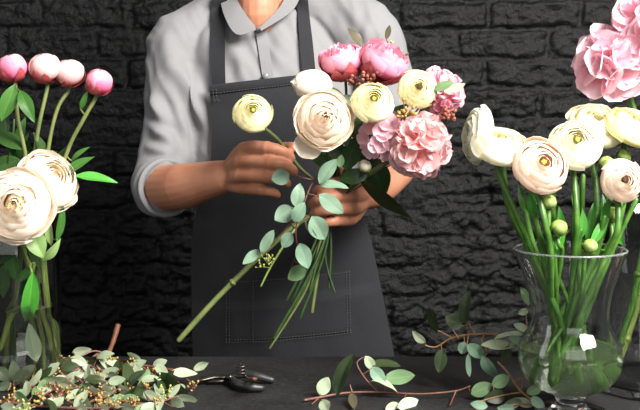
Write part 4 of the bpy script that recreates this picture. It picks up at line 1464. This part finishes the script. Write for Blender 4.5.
# ------------------------------------------------------------------ eucalyptus on the table
sprig('eucalyptus_sprig', 'eucalyptus sprig arching out left of the footed vase', [
    [(548, 392, 1.47), (530, 352, 1.47), (510, 337, 1.47), (478, 334, 1.48), (452, 338, 1.49), (436, 347, 1.49), (424, 345, 1.49)],
    [(452, 338, 1.49), (441, 332, 1.495), (436, 330, 1.495)], [(476, 335, 1.48), (470, 326, 1.49), (468, 322, 1.49)], [(458, 338, 1.485), (453, 330, 1.49)],
    [(484, 334, 1.48), (482, 342, 1.475), (488, 352, 1.47)], [(532, 352, 1.46), (527, 325, 1.465), (526, 308, 1.47)]],
    [(419, 337, 18, 8, 140, 1.485, 'euc_pale'), (433, 320, 27, 9, 105, 1.49, 'euc_dark'), (454, 321, 20, 16, 150, 1.49, 'euc_dark'), (467, 307, 34, 12, 85, 1.485, 'euc_dark'), (440.5, 361, 24, 13, 262, 1.48, 'euc_dark'),
     (463, 348, 13, 11, 255, 1.47), (476, 351, 23, 13, -35, 1.465), (498, 346, 36, 10, 178, 1.455, 'euc_pale'), (469, 365, 24, 6, 270, 1.46), (490, 367, 28, 12, -58, 1.455), (509, 336, 30, 5, 185, 1.45, 'euc_pale'),
     (525, 296, 21, 9, 115, 1.465, 'euc_green'), (523, 312, 11, 7, 200, 1.455, 'euc_pale'), (521, 327, 16, 8, 160, 1.45, 'euc_pale'), (516, 340, 16, 9, 160, 1.44), (505, 356, 22, 10, 250, 1.45, 'euc_dark')], 'stem_orange', table=True)
sprig('eucalyptus_sprig', 'eucalyptus sprig with a long red twig lying across the middle of the table', [
    [(305, 400, 1.45), (322, 397, 1.45), (345, 393, 1.45), (378, 392, 1.45), (420, 394, 1.44), (455, 391, 1.44), (470, 386, 1.44)],
    [(378, 392, 1.45), (364, 377, 1.45), (357, 363, 1.455), (364, 357, 1.46)], [(456, 391, 1.44), (453, 398, 1.43), (450, 405, 1.42)], [(320, 397, 1.45), (312, 404, 1.44)], [(352, 392, 1.45), (350, 385, 1.455)]],
    [(324, 386, 20, 14, 65, 1.45, 'euc_pale'), (325, 406, 14, 12, -60, 1.42, 'euc_pale'), (353, 401, 16, 9, 280, 1.43, 'euc_brown'), (345, 374, 46, 14, 70, 1.46, 'euc_dark'), (370, 363, 17, 10, -55, 1.46, 'euc_pale'),
     (378, 375, 21, 13, -45, 1.45, 'euc'), (385, 386, 29, 5, -22, 1.445, 'euc_pale'), (386, 365, 30, 8, 0, 1.465, 'euc_dark'), (400, 377, 31, 15, 5, 1.455, 'euc_green'), (392, 407, 16, 9, 200, 1.42, 'euc_pale'),
     (408, 404, 22, 13, 20, 1.42, 'euc_pale'), (482, 389, 24, 14, 25, 1.43, 'euc_green')], 'stem_red', table=True, rad=.0013)
sprig('eucalyptus_sprig', 'eucalyptus sprig with orange twigs lying beside the foot of the right vase', [
    [(540, 406, 1.39), (520, 390, 1.41), (508, 373, 1.43), (498, 362, 1.44)], [(522, 392, 1.41), (500, 396, 1.41), (478, 402, 1.40)], [(514, 381, 1.42), (528, 378, 1.42), (538, 384, 1.41)], [(524, 378, 1.42), (521, 390, 1.41)], [(540, 406, 1.39), (520, 404, 1.39), (500, 408, 1.385)]],
    [(501, 381, 20, 13, 30, 1.42, 'euc_green'), (495, 397, 22, 14, 190, 1.41, 'euc_dark'), (479, 405, 18, 9, 170, 1.40, 'euc'), (523, 402, 22, 9, 160, 1.40, 'euc_pale'), (538, 403, 18, 10, -40, 1.39, 'euc'), (512, 404, 20, 10, 200, 1.39, 'euc_dark'), (535, 390, 18, 10, 20, 1.40, 'euc_green'), (506, 408, 18, 8, 180, 1.385, 'euc')], 'stem_orange', table=True)

PILE = [
    ('eucalyptus branch with a cut brown woody end leaning up at the back of the pile', [[(117, 325, 1.62), (113, 342, 1.60), (107, 355, 1.58), (90, 366, 1.55), (62, 384, 1.50), (40, 398, 1.46)], [(107, 355, 1.58), (95, 351, 1.57), (82, 356, 1.56), (62, 368, 1.54)], [(95, 363, 1.55), (112, 374, 1.52)], [(75, 376, 1.52), (92, 392, 1.48)]],
     [(82, 351, 20, 9, 10, 1.565, 'euc_pale'), (106, 359, 14, 9, -20, 1.57, 'euc_pale'), (64, 361, 26, 7, 190, 1.545, 'euc_pale'), (58, 382, 20, 11, 215, 1.51, 'euc_sage'), (75, 377, 20, 11, 20, 1.52, 'euc_sage'), (99, 377, 16, 9, 10, 1.51, 'euc_sage'), (98, 392, 23, 9, -20, 1.47, 'euc_pale'), (40, 388, 20, 9, 230, 1.49, 'euc_green'), (118, 380, 24, 9, -40, 1.50, 'euc_sage'), (84, 399, 20, 9, -50, 1.45, 'euc_sage')],
     'stem_red', [(64, 392, 1.48, 9, 15, 'berry'), (100, 400, 1.45, 8, 14, 'berry'), (120, 372, 1.52, 6, 8, 'berry')]),
    ('eucalyptus sprig spreading right across the pile towards the pruning shears', [[(97, 356, 1.57), (112, 362, 1.56), (140, 365, 1.55), (168, 369, 1.53), (190, 371, 1.52), (204, 369, 1.52)], [(140, 365, 1.55), (155, 376, 1.53), (172, 388, 1.49)], [(168, 369, 1.53), (185, 378, 1.51), (194, 385, 1.50)]],
     [(116, 365, 22, 7, -15, 1.55, 'euc_pale'), (160, 363, 15, 9, 20, 1.545, 'euc_sage'), (134, 357, 16, 6, 150, 1.565, 'euc_dark'), (184, 373, 27, 9, -5, 1.51, 'euc_pale'), (201, 366, 17, 8, 28, 1.515, 'euc_pale'), (172, 385, 38, 15, -30, 1.50, 'euc_dark'), (150, 397, 21, 14, -30, 1.46, 'euc_sage'), (187, 399, 22, 9, -5, 1.455, 'euc_pale'), (127, 377, 28, 12, 270, 1.52, 'euc_dark'), (143, 380, 24, 9, 240, 1.51, 'euc_green')],
     'stem_red', [(152, 369, 1.54, 8, 13, 'berry'), (161, 381, 1.515, 9, 16, 'berry_green'), (165, 394, 1.48, 10, 18, 'berry_green'), (194, 386, 1.50, 6, 8, 'berry')]),
    ('eucalyptus sprig with mint leaves below the left vase at the edge of the photo', [[(46, 404, 1.44), (30, 388, 1.48), (16, 378, 1.50), (2, 374, 1.51)], [(30, 388, 1.48), (34, 368, 1.50), (32, 352, 1.51)], [(16, 378, 1.50), (8, 390, 1.47)]],
     [(32, 345, 34, 15, 105, 1.50, 'euc_sage'), (24, 373, 28, 12, 40, 1.49, 'euc_sage'), (14, 369, 18, 11, 100, 1.50, 'euc_sage'), (3, 371, 18, 11, 140, 1.50, 'euc_sage'), (3, 386, 18, 9, 200, 1.48, 'euc_sage'), (20, 394, 18, 8, 200, 1.46, 'euc_green'), (46, 372, 16, 7, 40, 1.50, 'euc_dark')],
     'stem_orange', [(10, 399, 1.45, 10, 20, 'berry'), (36, 393, 1.47, 8, 13, 'berry'), (24, 405, 1.43, 9, 15, 'berry_green')]),
    ('eucalyptus sprig covered in ochre buds at the front of the pile', [[(60, 372, 1.53), (72, 384, 1.49), (96, 394, 1.46), (128, 402, 1.44), (160, 405, 1.43)], [(96, 394, 1.46), (112, 390, 1.47), (126, 388, 1.48)], [(72, 384, 1.49), (56, 396, 1.46)]],
     [(75, 395, 20, 9, 200, 1.46, 'euc_sage'), (85, 406, 20, 10, -20, 1.43, 'euc_sage'), (118, 399, 18, 9, 20, 1.44, 'euc_green'), (150, 408, 20, 9, 10, 1.42, 'euc_sage'), (136, 392, 24, 10, 20, 1.46, 'euc_dark'), (108, 386, 20, 9, 150, 1.48, 'euc_pale'), (50, 404, 22, 10, 190, 1.43, 'euc_sage')],
     'stem_orange', [(78, 402, 1.45, 9, 18, 'berry'), (110, 404, 1.44, 10, 20, 'berry'), (132, 402, 1.44, 9, 16, 'berry'), (128, 388, 1.48, 7, 10, 'berry'), (56, 398, 1.455, 8, 14, 'berry_red')]),
    ('eucalyptus sprig with small pale leaves in the middle of the pile', [[(100, 352, 1.58), (84, 364, 1.55), (70, 374, 1.53), (48, 384, 1.50), (30, 400, 1.45)], [(84, 364, 1.55), (100, 370, 1.53), (124, 382, 1.50)], [(70, 374, 1.53), (86, 384, 1.50)]],
     [(90, 370, 18, 8, -30, 1.54, 'euc_sage'), (66, 372, 18, 8, 160, 1.53, 'euc_sage'), (42, 392, 20, 8, 200, 1.47, 'euc_sage'), (110, 372, 20, 9, 20, 1.52, 'euc_sage'), (126, 390, 20, 8, -30, 1.48, 'euc_pale'), (88, 388, 18, 9, -20, 1.48, 'euc_green'), (50, 376, 18, 7, 120, 1.52, 'euc_dark'), (104, 366, 24, 6, -50, 1.545, 'euc_pale'), (140, 372, 20, 8, -50, 1.53, 'euc_green')],
     'stem_red', [(44, 388, 1.48, 8, 13, 'berry_red'), (88, 392, 1.47, 8, 14, 'berry'), (108, 388, 1.475, 8, 13, 'berry')])]
RR = random.Random(77)
for k, (lab, pth) in enumerate((('long eucalyptus sprig lowest along the front edge of the pile', [(4, 402, 1.44), (50, 407, 1.43), (100, 408, 1.42), (150, 404, 1.43), (178, 396, 1.46)]),
                               ('eucalyptus sprig crossing the middle of the pile from left to right', [(20, 384, 1.49), (60, 390, 1.48), (104, 382, 1.49), (142, 388, 1.48), (178, 382, 1.50)]),
                               ('eucalyptus sprig topping the pile behind the others', [(44, 380, 1.52), (74, 366, 1.55), (104, 362, 1.56), (136, 368, 1.54), (162, 378, 1.52)]))):
    lv = []
    for q in range(17):
        t_ = q / 16
        i_ = min(int(t_ * 4), 3); f_ = t_ * 4 - i_
        a_, b_ = pth[i_], pth[i_ + 1]
        x_, y_, d_ = (a_[n] + (b_[n] - a_[n]) * f_ for n in range(3))
        up_ = 1 if q % 2 else -1
        lv.append((x_ + RR.uniform(-7, 7), min(408, y_ - up_ * RR.uniform(3, 10)), RR.uniform(14, 23), RR.uniform(6, 10), RR.uniform(-40, 60) if up_ > 0 else RR.uniform(150, 320), d_ - RR.uniform(0, .02), RR.choice(('euc_sage', 'euc_sage', 'euc_pale', 'euc_green', 'euc_sage', 'euc_dark'))))
    PILE.append((lab, [pth], lv, 'stem_red', [(pth[n][0] + RR.uniform(-12, 12), pth[n][1] - RR.uniform(0, 7), pth[n][2], 7, 18, 'berry') for n in (0, 1, 2, 3)]))
for i, (lab, stems, lv, sm__, cl) in enumerate(PILE):
    r_ = sprig('eucalyptus_sprig', lab, stems, lv, sm__, cl, group='eucalyptus heaped on the left of the table', table=True, rad=.0015)
    if i == 0:
        tw = MB(); tube(tw, [PT(118, 325, 1.62), PT(113, 342, 1.60), PT(108, 354, 1.58)], [.0042, .0038, .003], 9, 5, wob=.3, cap=1)
        part('woody_end', tw, M['twig'], r_)

# ------------------------------------------------------------------ pruning shears


def TB(px, py, lift):
    d = (CZ - TABLE_Z - lift) * F / (py - HZ)
    return P(px, py, d)


sh = thing('pruning_shears', 'dark worn pruning shears lying beside the eucalyptus pile', 'pruning shears', TB(228, 380, 0))


def flat_bar(mb, pts, ws, h):
    """tapered flat bar along points on the table, width lying flat"""
    n = len(pts); rows = []
    for i, p in enumerate(pts):
        t = (pts[min(i + 1, n - 1)] - pts[max(i - 1, 0)]).normalized()
        s = t.cross(Vector((0, 0, 1))).normalized() * ws[i]; u = Vector((0, 0, h))
        rows.append([p + s * math.cos(a) + u * math.sin(a) for a in [2 * PI * k / 10 for k in range(10)]])
    b = mb.grid(rows, None, closed=True)
    mb.f.append(tuple(b + j for j in range(10))[::-1]); mb.f.append(tuple(b + (n - 1) * 10 + j for j in range(10)))


m2 = MB(); flat_bar(m2, [TB(231, 377, .010), TB(222, 376, .010), TB(212, 376, .010), TB(202, 379, .009), TB(196, 381, .008)], [.006, .009, .010, .007, .001], .002); part('cutting_blade', m2, M['steel'], sh)
m2 = MB(); flat_bar(m2, [TB(231, 378, .006), TB(220, 380, .006), TB(210, 381, .005), TB(203, 380, .005)], [.006, .009, .007, .002], .0025); part('hook_blade', m2, M['steel'], sh)
m2 = MB(); ball(m2, TB(230, 377, .012), .0065, 14, 8, (1, 1, .55)); ball(m2, TB(230, 377, .016), .003, 10, 6); part('pivot_bolt', m2, M['steel'], sh)
m2 = MB(); tube(m2, [TB(230, 377, .009), TB(243, 374, .012), TB(256, 376, .011), TB(272, 380, .006)], [.0045, .006, .006, .0045], 10, 5); part('handle', m2, M['grip'], sh)
m2 = MB(); tube(m2, [TB(230, 378, .008), TB(238, 384, .009), TB(250, 387, .008), TB(262, 388, .006)], [.0045, .006, .006, .0045], 10, 5); part('handle', m2, M['grip'], sh)
m2 = MB()
tube(m2, [TB(241, 377, .012) + Vector((.006 * math.cos(a * 1.1), .004 * math.sin(a * 1.1), .002 + a * .0008)) for a in range(0, 20)], [.0011], 6, 2); part('spring', m2, M['steel'], sh)
m2 = MB(); tube(m2, [TB(247, 378, .014), TB(250, 379, .024), TB(254, 379, .030), TB(256, 379, .024), TB(253, 379, .013)], [.0022], 8, 5); part('catch', m2, M['catch'], sh)
# ------------------------------------------------------------------ camera and light
cam_d = bpy.data.cameras.new('camera'); cam = bpy.data.objects.new('camera', cam_d); COL.objects.link(cam)
cam.location = (0, 0, CZ); cam.rotation_euler = (PI / 2, 0, 0)
cam_d.sensor_width = 36.0; cam_d.sensor_fit = 'HORIZONTAL'
cam_d.lens = F / 640 * 36.0
cam_d.shift_y = -(205 - HZ) / 640
cam_d.clip_start = .02
SC.camera = cam


def area(name, loc, target, size, power, col):
    l = bpy.data.lights.new(name, 'AREA'); l.shape = 'RECTANGLE'; l.size, l.size_y = size; l.energy = power; l.color = col
    o = bpy.data.objects.new(name, l); COL.objects.link(o)
    o.location = loc
    o.rotation_euler = (Vector(target) - Vector(loc)).to_track_quat('-Z', 'Y').to_euler()
    return o


area('window_daylight', (1.40, .05, 2.70), (.05, 1.70, 1.20), (1.4, 1.0), 285, (1.0, .98, .94))
area('soft_daylight', (-1.9, .9, 1.75), (0, 1.8, 1.2), (.6, 1.5), 8, (.97, .98, 1.0))
area('front_fill', (.3, -1.2, 1.9), (.05, 1.7, 1.25), (2.2, 1.4), 22, (1.0, .985, .96))  # added fill from the camera side, keeps the flowers bright
w = bpy.data.worlds.new('studio'); SC.world = w; w.use_nodes = True
bg = w.node_tree.nodes['Background']; bg.inputs[0].default_value = (.95, .97, 1.0, 1); bg.inputs[1].default_value = .09
vs = SC.view_settings
vs.view_transform = 'Standard'; vs.look = 'None'; vs.gamma = 1.0; vs.exposure = 0.0; vs.use_curve_mapping = False
